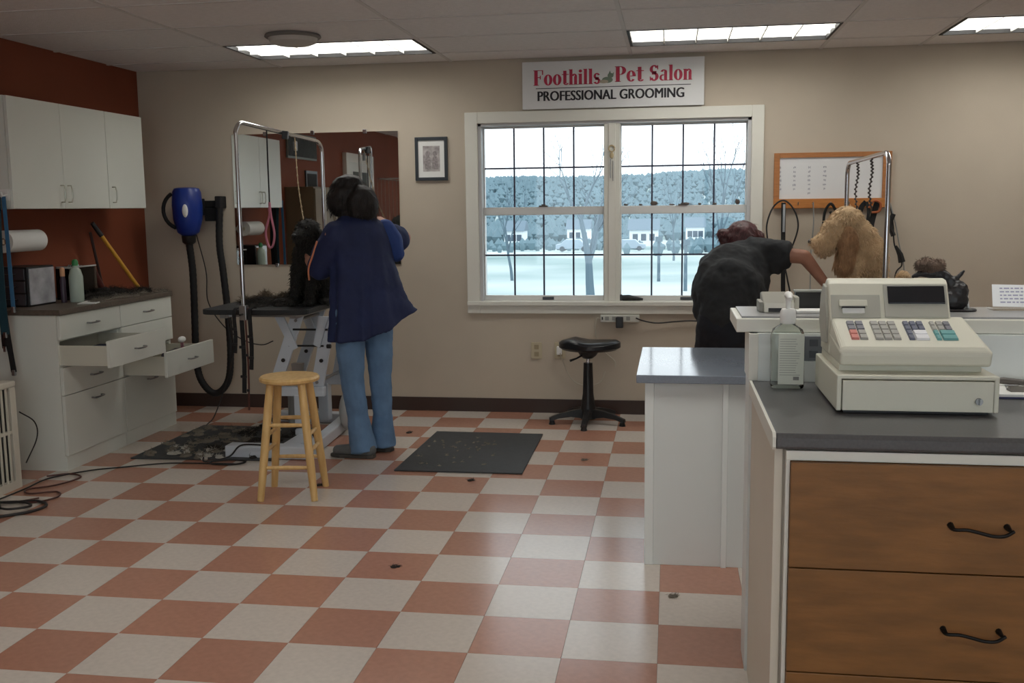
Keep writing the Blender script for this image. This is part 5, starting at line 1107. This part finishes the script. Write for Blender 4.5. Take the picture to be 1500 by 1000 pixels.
g.limb([(1.54, 1.715, 1.25), (1.490, 1.705, 1.225), (1.452, 1.70, 1.212)], [0.056, 0.045, 0.031]); g.ell((1.500, 1.702, 1.170), (0.050, 0.038, 0.036)); g.ell((1.53, 1.71, 1.20), (0.05, 0.05, 0.05))
g.limb([(1.64, 1.74, 1.30), (1.715, 1.79, 1.22), (1.755, 1.83, 1.12)], [0.085, 0.100, 0.118])
g.limb([(1.745, 1.82, 1.14), (1.755, 1.86, 1.02), (1.78, 1.93, 0.965)], [0.128, 0.128, 0.120])
g.ell((1.685, 1.765, 1.09), (0.075, 0.09, 0.11))
for s_ in (-1, 1):
    g.limb([(1.665, 1.775+0.07*s_, 1.06), (1.655, 1.76+0.065*s_, 0.95), (1.65, 1.76+0.065*s_, 0.895)], [0.052, 0.042, 0.040]); g.ell((1.625, 1.76+0.065*s_, 0.885), (0.048, 0.034, 0.026))
    g.ell((1.80, 1.90+0.095*s_, 0.945), (0.12, 0.06, 0.082)); g.ell((1.70, 1.90+0.115*s_, 0.885), (0.06, 0.034, 0.026))
g.limb([(1.90, 1.94, 0.91), (1.965, 1.95, 0.94), (1.99, 1.95, 1.0)], [0.03, 0.03, 0.036])
b2 = organic(g, 'body', coat_t, d2, 0.008, 3, disp=(0.020, 0.022))
ear_m = mat('ear_brown', srgb(182, 144, 108), 0.9, noise=0.16, scale=20)
for s_ in (-1, 1):
    e = organic(G().ell((1.625, 1.735+0.082*s_, 1.215), (0.052, 0.022, 0.095)).ell((1.622, 1.735+0.088*s_, 1.125), (0.040, 0.022, 0.075)).ell((1.60, 1.735+0.085*s_, 1.075), (0.026, 0.018, 0.04)), 'ear', ear_m, d2, 0.007, 2, disp=(0.018, 0.02))
    tufts(e, 'ear_hair', ear_m, d2, 1500, 0.032, 0.0024, droop=1.4, curl=0.3, seed=13+s_, lie=0.8)
    G().ell((1.513, 1.708+0.040*s_, 1.252), (0.009, 0.008, 0.009)).build('eye', eye_d, d2, smooth=True)
G().ell((1.424, 1.70, 1.218), (0.014, 0.017, 0.014)).build('nose', black_lea, d2, smooth=True)
tufts(b2, 'coat', mat('coat_tan_tips', srgb(214, 186, 150), 0.9, noise=0.12, scale=10), d2, 9000, 0.020, 0.0026, droop=0.8, curl=0.45, seed=12, lie=0.6)

# ================================================================== LOW WHITE COUNTER
lc = thing('low_counter', 'low white counter with gray laminate top in front of the bending groomer', 'counter', (0.9, 0.06, 0))
G().box((0.557, -0.306, 0), (1.75, 0.42, 0.742)).build('body', white_panel, lc)
G().box((0.545, -0.322, 0), (0.580, -0.300, 0.742)).build('corner_trim', mat('trim_bright', srgb(236, 240, 238), 0.4), lc, bevel=0.002)
G().box((0.580, -0.316, 0), (0.846, -0.306, 0.742)).build('panel', white_panel, lc, bevel=0.0015)
G().box((0.846, -0.328, 0), (0.868, -0.304, 0.742)).build('corner_trim', MATS['trim_bright'], lc, bevel=0.002)
G().box((0.868, -0.316, 0), (1.30, -0.306, 0.742)).build('panel', white_panel, lc, bevel=0.0015)
G().box((0.512, -0.350, 0.744), (1.80, 0.455, 0.776)).build('top', gray_edge, lc, bevel=0.003)

# ================================================================== FRONT COUNTER
CZ = 0.91
cc = thing('checkout_cabinet', 'wood-drawer checkout cabinet with white frame under the cash register', 'cabinet', (1.33, -1.6, 0))
XL_, XR_, YF, YB = 0.884, 1.80, -1.93, -1.235
G().box((XL_, YF+0.02, 0), (XL_+0.020, YB, 0.868)).build('side_panel', cream, cc, bevel=0.0015)
G().box((XL_+0.021, YF+0.03, 0.02), (XR_, YB, 0.866)).build('carcass', cream, cc)
G().box((0.908, YF-0.006, 0.845), (XR_, YF+0.012, 0.868)).box((0.908, YF-0.006, 0.04), (0.917, YF+0.012, 0.845)).build('face_frame', white_trim, cc, bevel=0.001)
for k, (za, zb, zh) in enumerate(((0.595, 0.843, 0.700), (0.341, 0.592, 0.455), (0.05, 0.338, 0.20))):
    d = G().box((0.918, YF-0.022, za), (XR_-0.01, YF, zb)).build('drawer', oak, cc, bevel=0.0015)
    hx = 1.333-0.006*k; y = YF-0.022
    P = spline([(hx-0.066, y, zh+0.006), (hx-0.060, y-0.020, zh+0.004), (hx-0.035, y-0.026, zh+0.006), (hx-0.01, y-0.026, zh+0.001), (hx+0.02, y-0.026, zh-0.006), (hx+0.045, y-0.026, zh-0.005), (hx+0.066, y-0.018, zh+0.004)], 5)
    h = G().tube(P, 0.0042, 8).build('handle', iron, d, smooth=True)
    for xx in (hx-0.064, hx+0.056): G().tube([(xx, y+0.001, zh+0.009), (xx+0.003, y-0.02, zh+0.004)], [0.0075, 0.004], 8).build('handle_mount', iron, d, smooth=True)
G().prism([(YB, 0.873), (YF-0.016, 0.873), (YF-0.022, 0.879), (YF-0.022, 0.900), (YF-0.014, CZ), (YB, CZ)], 0, XL_, 2.4).build('front_countertop', gray_lam, cat='countertop', label='dark gray laminate countertop under the cash register', bevel=0.002)
G().prism([(YB, 0.871), (YF-0.014, 0.871), (YF-0.024, 0.879), (YF-0.024, 0.902), (YF-0.014, 0.912), (YB, 0.912)], 0, XL_-0.009, XL_-0.001).build('edge_strip', white_trim, cat='trim', label='white edge strip along the left end of the front countertop', bevel=0.001)
# half wall and ledge
hwall = G().box((0.876, -1.232, 0), (3.2, -1.08, 1.052)).build('trim_1', white_panel, kind='structure')
G().box((0.872, -1.238, 0.912), (0.9, -1.075, 1.052)).build('corner_trim', white_trim, hwall, bevel=0.002)
lg = thing('transaction_ledge', 'raised white ledge with gray top behind the cash register', 'ledge', (1.9, -1.05, 1.05))
G().box((0.836, -1.215, 1.053), (3.2, -0.885, 1.094)).build('edge_frame', white_trim, lg, bevel=0.003)
G().box((0.853, -1.200, 1.0942), (3.2, -0.900, 1.100)).build('top', mat('ledge_gray', srgb(150, 150, 150), 0.3, noise=0.06, scale=150), lg)
ow = thing('wall_outlet', 'gray outlet on the half wall behind the cash register', 'outlet', (1.06, -1.232, 0.98))
G().box((1.030, -1.238, 0.972), (1.085, -1.2325, 1.045)).build('cover_plate', mat('outlet_gray', srgb(110, 114, 122), 0.5), ow, bevel=0.002)
for z_ in (0.992, 1.026): G().box((1.046, -1.2395, z_-0.01), (1.070, -1.238, z_+0.01)).build('receptacle', mat('receptacle_dark', srgb(80, 84, 92), 0.5), ow)

# ================================================================== CASH REGISTER
cr = thing('cash_register', 'ivory electronic cash register with colored keys on the front counter', 'cash register', (1.245, -1.52, CZ))
rx0, rx1, ry0, ry1 = 1.052, 1.434, -1.712, -1.325
G().box((rx0, ry0+0.004, CZ+0.008), (rx0+0.012, ry1, CZ+0.094)).box((rx1-0.012, ry0+0.004, CZ+0.008), (rx1, ry1, CZ+0.094)).box((rx0, ry0+0.004, CZ+0.088), (rx1, ry1, CZ+0.098)).box((rx0+0.012, ry1-0.01, CZ+0.008), (rx1-0.012, ry1, CZ+0.088)) \
   .build('drawer_housing', reg_w, cr, bevel=0.003)
G().box((rx0+0.020, ry0+0.02, CZ+0.001), (rx1-0.020, ry1-0.02, CZ+0.009)).build('feet', black_p, cr)
dw = G().box((rx0+0.014, ry0, CZ+0.010), (rx1-0.014, ry0+0.05, CZ+0.0855)).build('cash_drawer', reg_w, cr, bevel=0.0015)
G().cyl((rx1-0.048, ry0+0.001, CZ+0.038), (rx1-0.048, ry0-0.007, CZ+0.038), 0.0085, n=20).build('lock', steel, dw, smooth=True)
G().box((rx1-0.0495, ry0-0.016, CZ+0.031), (rx1-0.0465, ry0-0.006, CZ+0.046)).build('key', steel, dw)
# machine body: side profile in (y, z)
z0 = CZ+0.098
def side(pts, xa, xb, name, m, bevel=0.006, par=cr): return G().prism(pts, 0, xa, xb).build(name, m, par, bevel=bevel, smooth=False, seg=3)
side([(-1.340, z0), (-1.640, z0), (-1.640, z0+0.018), (-1.345, z0+0.03)], rx0+0.014, rx1-0.024, 'plinth', reg_w, 0.003)
G().rings([[(rx0+0.012, -1.672, z0+0.018), (rx1-0.010, -1.672, z0+0.018), (rx1-0.020, -1.44, z0+0.018), (rx0+0.012, -1.44, z0+0.018)],
           [(rx0+0.010, -1.676, z0+0.052), (rx1-0.008, -1.676, z0+0.052), (rx1-0.020, -1.44, z0+0.085), (rx0+0.010, -1.44, z0+0.085)],
           [(rx0+0.018, -1.664, z0+0.066), (rx1-0.018, -1.664, z0+0.066), (rx1-0.035, -1.49, z0+0.125), (rx0+0.014, -1.49, z0+0.125)]]).build('keyboard_body', reg_w, cr, bevel=0.008, seg=3)
side([(-1.500, z0+0.02), (-1.505, z0+0.118), (-1.455, z0+0.208), (-1.440, z0+0.218), (-1.415, z0+0.220), (-1.375, z0+0.200), (-1.350, z0+0.13), (-1.345, z0+0.02)], rx0+0.010, rx1-0.066, 'printer_hood', reg_w, 0.006)
side([(-1.475, z0+0.05), (-1.478, z0+0.12), (-1.440, z0+0.198), (-1.405, z0+0.205), (-1.368, z0+0.17), (-1.352, z0+0.10), (-1.40, z0+0.045)], rx0+0.003, rx0+0.0105, 'side_cap', reg_g, 0.001)
# sloping face: unit vectors
fy, fz = -1.455+1.505, 0.208-0.118; L_ = math.hypot(fy, fz); fy, fz = fy/L_, fz/L_; nyy, nzz = -fz, fy
def face_pt(x, s, o): return (x, -1.505+fy*s+nyy*o, z0+0.118+fz*s+nzz*o)
def face_box(xa, xb, sa, sb, o0, o1, name, m, par=cr, bevel=0.001):
    vs = [face_pt(x, s, o) for o in (o0, o1) for (x, s) in ((xa, sa), (xb, sa), (xb, sb), (xa, sb))]
    return G().add(vs, [(3, 2, 1, 0), (4, 5, 6, 7), (0, 1, 5, 4), (1, 2, 6, 5), (2, 3, 7, 6), (3, 0, 4, 7)]).build(name, m, par, bevel=bevel)
face_box(rx0+0.150, rx1-0.072, 0.004, 0.100, 0.0, 0.004, 'display_panel', reg_g, bevel=0.002)
face_box(rx0+0.160, rx1-0.078, 0.042, 0.094, 0.003, 0.007, 'display', mat('display_black', srgb(34, 36, 40), 0.18), bevel=0.002)
face_box(rx0+0.014, rx0+0.140, 0.002, 0.070, -0.001, 0.003, 'receipt_cover', reg_g, bevel=0.002)
face_box(rx0+0.040, rx0+0.100, 0.028, 0.032, 0.002, 0.012, 'paper_slot', black_p)
face_box(rx0+0.042, rx0+0.098, 0.014, 0.028, 0.003, 0.008, 'receipt', paper, bevel=0)
face_box(rx0+0.034, rx0+0.106, 0.033, 0.052, 0.002, 0.010, 'tear_bar', reg_w, bevel=0.002)
# keys on the sloping keyboard
ky0, ky1 = -1.664, -1.49; kz0, kz1 = z0+0.066, z0+0.125
def key(xa, xb, ta, tb, m):
    def P(x, t, o): 
        d = Vector((0, ky1-ky0, kz1-kz0)); n = Vector((0, -(kz1-kz0), ky1-ky0)).normalized(); p = Vector((x, ky0, kz0))+d*t+n*o; return p
    vs = [P(x, t, 0.0) for (x, t) in ((xa, ta), (xb, ta), (xb, tb), (xa, tb))]+[P(x, t, 0.006) for (x, t) in ((xa+0.0015, ta+0.01), (xb-0.0015, ta+0.01), (xb-0.0015, tb-0.01), (xa+0.0015, tb-0.01))]
    G().add(vs, [(3, 2, 1, 0), (4, 5, 6, 7), (0, 1, 5, 4), (1, 2, 6, 5), (2, 3, 7, 6), (3, 0, 4, 7)]).build('key', m, cr)
kg = mat('key_gray', srgb(164, 162, 156), 0.5); kd = mat('key_darkgray', srgb(122, 122, 130), 0.5); kr = mat('key_red', srgb(206, 128, 118), 0.5); kb = mat('key_slate', srgb(100, 104, 122), 0.5)
kw = mat('key_white', srgb(232, 232, 236), 0.5); kt = mat('key_teal', srgb(104, 162, 162), 0.5)
T_ = [0.20, 0.345, 0.49, 0.635, 0.78]; kx = rx0
def grid_keys(xs, fn):
    for i in range(len(xs)-1):
        for j in range(4): 
            m = fn(i, j)
            if m: key(kx+xs[i]+0.001, kx+xs[i+1]-0.001, T_[j]+0.008, T_[j+1]-0.008, m)
grid_keys([0.045, 0.0665, 0.088], lambda i, j: kr if (i == 0 and j < 2) else (kd if j > 1 else kg))
grid_keys([0.104, 0.1255, 0.147, 0.1685], lambda i, j: kg)
def wide(i0, i1, j, m): key(kx+i0, kx+i1, T_[j]+0.008, T_[j+1]-0.008, m)
grid_keys([0.186, 0.202], lambda i, j: kb); wide(0.203, 0.236, 0, kw); wide(0.203, 0.236, 1, kw); wide(0.203, 0.218, 2, kb); wide(0.220, 0.236, 2, kb); wide(0.203, 0.218, 3, kb); wide(0.220, 0.236, 3, kb)
grid_keys([0.252, 0.266], lambda i, j: kt if j < 2 else kg); wide(0.268, 0.304, 0, kt); wide(0.268, 0.304, 1, kt); wide(0.268, 0.284, 2, kg); wide(0.286, 0.302, 2, kd); wide(0.268, 0.284, 3, kg); wide(0.286, 0.302, 3, kd)

# ---- hand sanitizer bottle
sb = thing('pump_bottle', 'clear pump sanitizer bottle with white label left of the cash register', 'bottle', (0.972, -1.33, CZ))
gel = mat('clear_gel', (0.86, 0.95, 0.92, 1), 0.08, trans=0.92, spec=0.5)
gel.node_tree.nodes['Principled BSDF'].inputs['IOR'].default_value = 1.2
def rrect(cx_, cy_, hx, hy, z, n=6, r=0.012):
    o = []
    for sx_, sy_, a0 in ((1, 1, 0), (-1, 1, 90), (-1, -1, 180), (1, -1, 270)):
        for k in range(n): a = math.radians(a0+k*90/(n-1)); rr2 = min(r, hx*0.95, hy*0.95); o.append((cx_+sx_*(hx-rr2)+rr2*math.cos(a), cy_+sy_*(hy-rr2)+rr2*math.sin(a), z))
    return o
bx, by = 0.972, -1.335
gel = glass_mat('clear_gel_glass', (0.94, 0.975, 0.955, 1))
G().rings([rrect(bx, by, 0.043, 0.027, CZ+0.001), rrect(bx, by, 0.046, 0.030, CZ+0.006), rrect(bx, by, 0.046, 0.030, CZ+0.150), rrect(bx, by, 0.040, 0.026, CZ+0.168), rrect(bx, by, 0.022, 0.018, CZ+0.180), rrect(bx, by, 0.016, 0.016, CZ+0.190)]).build('bottle', gel, sb, smooth=True)
G().box((bx-0.028, by-0.0325, CZ+0.014), (bx+0.043, by-0.0308, CZ+0.158)).build('label', mat('label_white', srgb(214, 218, 206), 0.5), sb)
g = G(); rs = random.Random(4)
for k in range(16):
    zz = CZ+0.142-k*0.0068; rect(g, bx-0.024, zz, bx+rs.uniform(0.018, 0.034), zz+0.0016, by-0.0328)
g.build('fine_print', mat('print_gray', srgb(160, 164, 156), 0.6), sb)
g = G(); rect(g, bx+0.014, CZ+0.026, bx+0.030, CZ+0.036, by-0.0329); g.build('label_mark', mat('mark_gray', srgb(130, 130, 126), 0.6), sb)
G().lathe([(0.020, 0.184), (0.022, 0.188), (0.022, 0.218), (0.018, 0.226)], (bx, by, CZ), 24).build('collar', paper, sb, smooth=True)
G().cyl((bx, by, CZ+0.224), (bx, by, CZ+0.262), 0.006, 0.009, 12).build('pump_stem', paper, sb, smooth=True)
G().tube([(bx, by+0.012, CZ+0.264), (bx, by-0.015, CZ+0.266), (bx, by-0.040, CZ+0.256)], [0.011, 0.010, 0.006], 12).build('nozzle', paper, sb, smooth=True)

# ---- paper, pens right of the register
pb = thing('clipboard', 'white clipboard with dark backing at the right edge of the front counter', 'clipboard', (1.66, -1.26, CZ))
G().box((1.500, -1.47, CZ+0.0005), (1.74, -1.24, CZ+0.005)).build('backing', mat('navy_board', srgb(40, 44, 84), 0.5), pb, bevel=0.001)
G().box((1.500, -1.465, CZ+0.0055), (1.735, -1.245, CZ+0.012)).build('paper_stack', paper, pb)
G().tube([(1.515, -1.30, CZ+0.022), (1.56, -1.325, CZ+0.026), (1.70, -1.37, CZ+0.018)], [0.004, 0.010, 0.006], 10).build('marker_pen', mat('pen_dark', srgb(92, 86, 82), 0.4), smooth=True, cat='pen', label='dark marker pen lying across the white clipboard')
ch = thing('binder_clip', 'dark metal binder clip on the near part of the white clipboard', 'binder clip', (1.575, -1.40, CZ+0.012))
G().prism([(-1.43, CZ+0.0125), (-1.39, CZ+0.0125), (-1.41, CZ+0.026)], 0, 1.548, 1.60).build('body', mat('clip_gray', srgb(88, 84, 78), 0.4, metal=0.4), ch)
G().tube([(1.55, -1.39, CZ+0.014), (1.552, -1.365, CZ+0.02), (1.585, -1.365, CZ+0.02), (1.59, -1.39, CZ+0.014)], 0.0018, 6).build('lever', steel, ch)

# ---- on the ledge
crd = thing('card_reader', 'gray card terminal on the left end of the raised ledge', 'card terminal', (0.965, -1.05, 1.10))
rdm = mat('terminal_gray', srgb(150, 148, 138), 0.5)
G().prism([(-1.11, 1.1005), (-0.96, 1.1005), (-0.96, 1.152), (-0.99, 1.156), (-1.08, 1.128)], 0, 0.925, 1.020).build('body', rdm, crd, bevel=0.004)
G().box((0.913, -1.09, 1.101), (0.925, -0.98, 1.132)).build('side_slot', rdm, crd, bevel=0.002); G().box((1.020, -1.07, 1.101), (1.034, -0.99, 1.146)).build('side_roll', mat('terminal_light', srgb(190, 188, 176), 0.5), crd, bevel=0.002)
G().box((0.938, -1.118, 1.104), (1.008, -1.110, 1.116)).build('slot', black_p, crd)
bb = thing('card_box', 'flat black box tilted on the ledge between terminal and register', 'box', (1.06, -1.03, 1.10))
G().box((1.030, -1.015, 1.1012), (1.140, -0.975, 1.157)).build('box', black_p, bb, bevel=0.002)
G().box((1.026, -1.018, 1.157), (1.144, -0.972, 1.162)).build('rim', mat('rim_gray', srgb(150, 154, 150), 0.5), bb)
G().box((1.022, -1.12, 1.1012), (1.15, -1.04, 1.108)).build('notepad', paper, cat='notepad', label='white notepad lying on the ledge in front of the black box')
# animal figurine arching over
fg = thing('figurine', 'dark animal figurine with brown head and raised tail on the ledge', 'figurine', (1.49, -1.03, 1.10))
fd = mat('figurine_black', srgb(30, 28, 30), 0.4, noise=0.2, scale=60); fb = mat('figurine_brown', srgb(96, 78, 66), 0.8, noise=0.3, scale=40)
g = G(); g.ell((1.490, -1.03, 1.135), (0.050, 0.035, 0.038)); g.ell((1.505, -1.03, 1.160), (0.034, 0.030, 0.034)); g.limb([(1.49, -1.03, 1.15), (1.487, -1.03, 1.185), (1.468, -1.03, 1.207), (1.44, -1.03, 1.215)], [0.020, 0.017, 0.017, 0.020]); g.limb([(1.47, -1.03, 1.12), (1.455, -1.03, 1.15)], [0.018, 0.014])
g.limb([(1.485, -1.03, 1.195), (1.505, -1.03, 1.203), (1.522, -1.03, 1.222)], [0.010, 0.008, 0.005]); g.limb([(1.43, -1.03, 1.215), (1.395, -1.03, 1.215), (1.375, -1.03, 1.205)], [0.016, 0.010, 0.006])
organic(g, 'body', fd, fg, 0.004, 2, disp=(0.006, 0.012))
g = G(); g.ell((1.405, -1.03, 1.240), (0.028, 0.024, 0.020)); g.ell((1.43, -1.03, 1.235), (0.030, 0.024, 0.024)); g.ell((1.412, -1.03, 1.252), (0.016, 0.018, 0.012)); g.ell((1.452, -1.03, 1.238), (0.016, 0.02, 0.022))
hh = organic(g, 'head', fb, fg, 0.004, 1, disp=(0.010, 0.012)); tufts(hh, 'fur', fb, fg, 500, 0.008, 0.0010, seed=3, lie=0.4)
G().lathe([(0.062, 0), (0.064, 0.004), (0.060, 0.008)], (1.50, -1.03, 1.1005), 24, sc=(1, 0.6)).build('base', fd, fg, smooth=True)
G().box((1.538, -1.02, 1.101), (1.543, -0.97, 1.155), rot=(0, -0.14, 0)).build('card_stand', paper, cat='card', label='thin white card standing on edge beside the dark figurine')
cd = thing('display_card', 'white printed card leaning in a holder at the right end of the ledge', 'card', (1.71, -1.0, 1.10))
G().box((1.618, -0.992, 1.108), (1.80, -0.990, 1.178), rot=(-0.35, 0.02, 0)).build('card', mat('card_bright', srgb(246, 248, 250), 0.4), cd)
G().box((1.615, -1.02, 1.1008), (1.80, -0.955, 1.108)).build('holder', glass_mat('clear_plastic'), cd)
g = G(); rs = random.Random(8); R35 = Euler((-0.35, 0, 0)).to_matrix()
for row in range(5):
    x = 1.640
    while x < 1.745:
        w = rs.uniform(0.006, 0.016); zz = 0.022-row*0.011; pv = Vector((1.709, -0.991, 1.143))
        g.add([pv+R35 @ Vector((xx-1.709, -0.0016, z_)) for xx, z_ in ((x, zz), (x+w, zz), (x+w, zz+0.004), (x, zz+0.004))], [(0, 1, 2, 3)]); x += w+0.004
g.build('print', mat('print_lilac', srgb(168, 168, 196), 0.6), cd)

# ================================================================== seen only in the mirror: left wall towards the front
dm = G().box((X0+0.001, -3.05, 0), (X0+0.05, -2.95, 2.09)).box((X0+0.001, -2.05, 0), (X0+0.05, -1.95, 2.09)).box((X0+0.001, -2.95, 1.99), (X0+0.05, -2.05, 2.09)).build('door_1', white_trim, kind='structure')
G().box((X0+0.001, -2.95, 0.005), (X0+0.03, -2.05, 1.99)).build('leaf', white_lam, dm); G().box((X0+0.03, -2.8, 1.70), (X0+0.036, -2.25, 1.88)).build('notice', mat('notice_dark', srgb(66, 74, 66), 0.6), dm)
vt = thing('air_vent', 'gray air vent grille high on the rust wall, seen in the mirror', 'vent', (X0, -0.60, 1.95))
G().box((X0+0.001, -1.02, 1.95), (X0+0.02, -0.18, 2.20)).build('frame', mat('vent_gray', srgb(120, 126, 120), 0.5), vt)
for k in range(20): G().box((X0+0.02, -1.0+k*0.041, 1.97), (X0+0.03, -0.985+k*0.041, 2.18)).build('slat', mat('vent_slat', srgb(70, 74, 72), 0.5), vt)
wp = thing('notice_board', 'dark framed board on the rust wall, seen in the mirror', 'board', (X0, -0.85, 1.4))
G().box((X0+0.001, -1.02, 1.42), (X0+0.02, -0.68, 1.84)).build('frame', fm, wp); G().box((X0+0.02, -0.99, 1.45), (X0+0.024, -0.71, 1.81)).build('panel', black_m, wp)
cb = thing('tall_cabinet', 'brown tall cabinet by the left wall, seen in the mirror', 'cabinet', (-2.9, -0.9, 0))
G().box((X0+0.002, -1.75, 0), (-2.85, -0.10, 1.66)).build('body', mat('cab_brown', srgb(112, 96, 74), 0.6), cb, bevel=0.004)
for k in range(3): G().box((-2.85, -1.74+k*0.55, 0.06), (-2.835, -1.21+k*0.55, 1.64)).build('door', mat('cab_brown2', srgb(122, 106, 82), 0.6), cb, bevel=0.003)
wcg = thing('wire_crate', 'stack of chrome wire crates by the left wall, seen in the mirror', 'crate', (-2.8, -3.9, 0))
g = G()
for z_ in (0.02, 0.62, 1.22, 1.82):
    for (a, b) in (((-3.1, -4.5), (-2.5, -4.5)), ((-2.5, -4.5), (-2.5, -3.2)), ((-2.5, -3.2), (-3.1, -3.2)), ((-3.1, -3.2), (-3.1, -4.5))): g.cyl((a[0], a[1], z_), (b[0], b[1], z_), 0.008, n=6)
g.build('rails', chrome, wcg)
g = G()
for k in range(27):
    y = -4.5+k*0.05; g.cyl((-2.5, y, 0.02), (-2.5, y, 1.82), 0.003, n=5)
for k in range(13): x = -3.1+k*0.05; g.cyl((x, -3.2, 0.02), (x, -3.2, 1.82), 0.003, n=5)
g.build('wires', chrome, wcg)
for z_ in (0.03, 0.63, 1.23): G().box((-3.08, -4.48, z_), (-2.52, -3.22, z_+0.02)).build('tray', black_p, wcg)
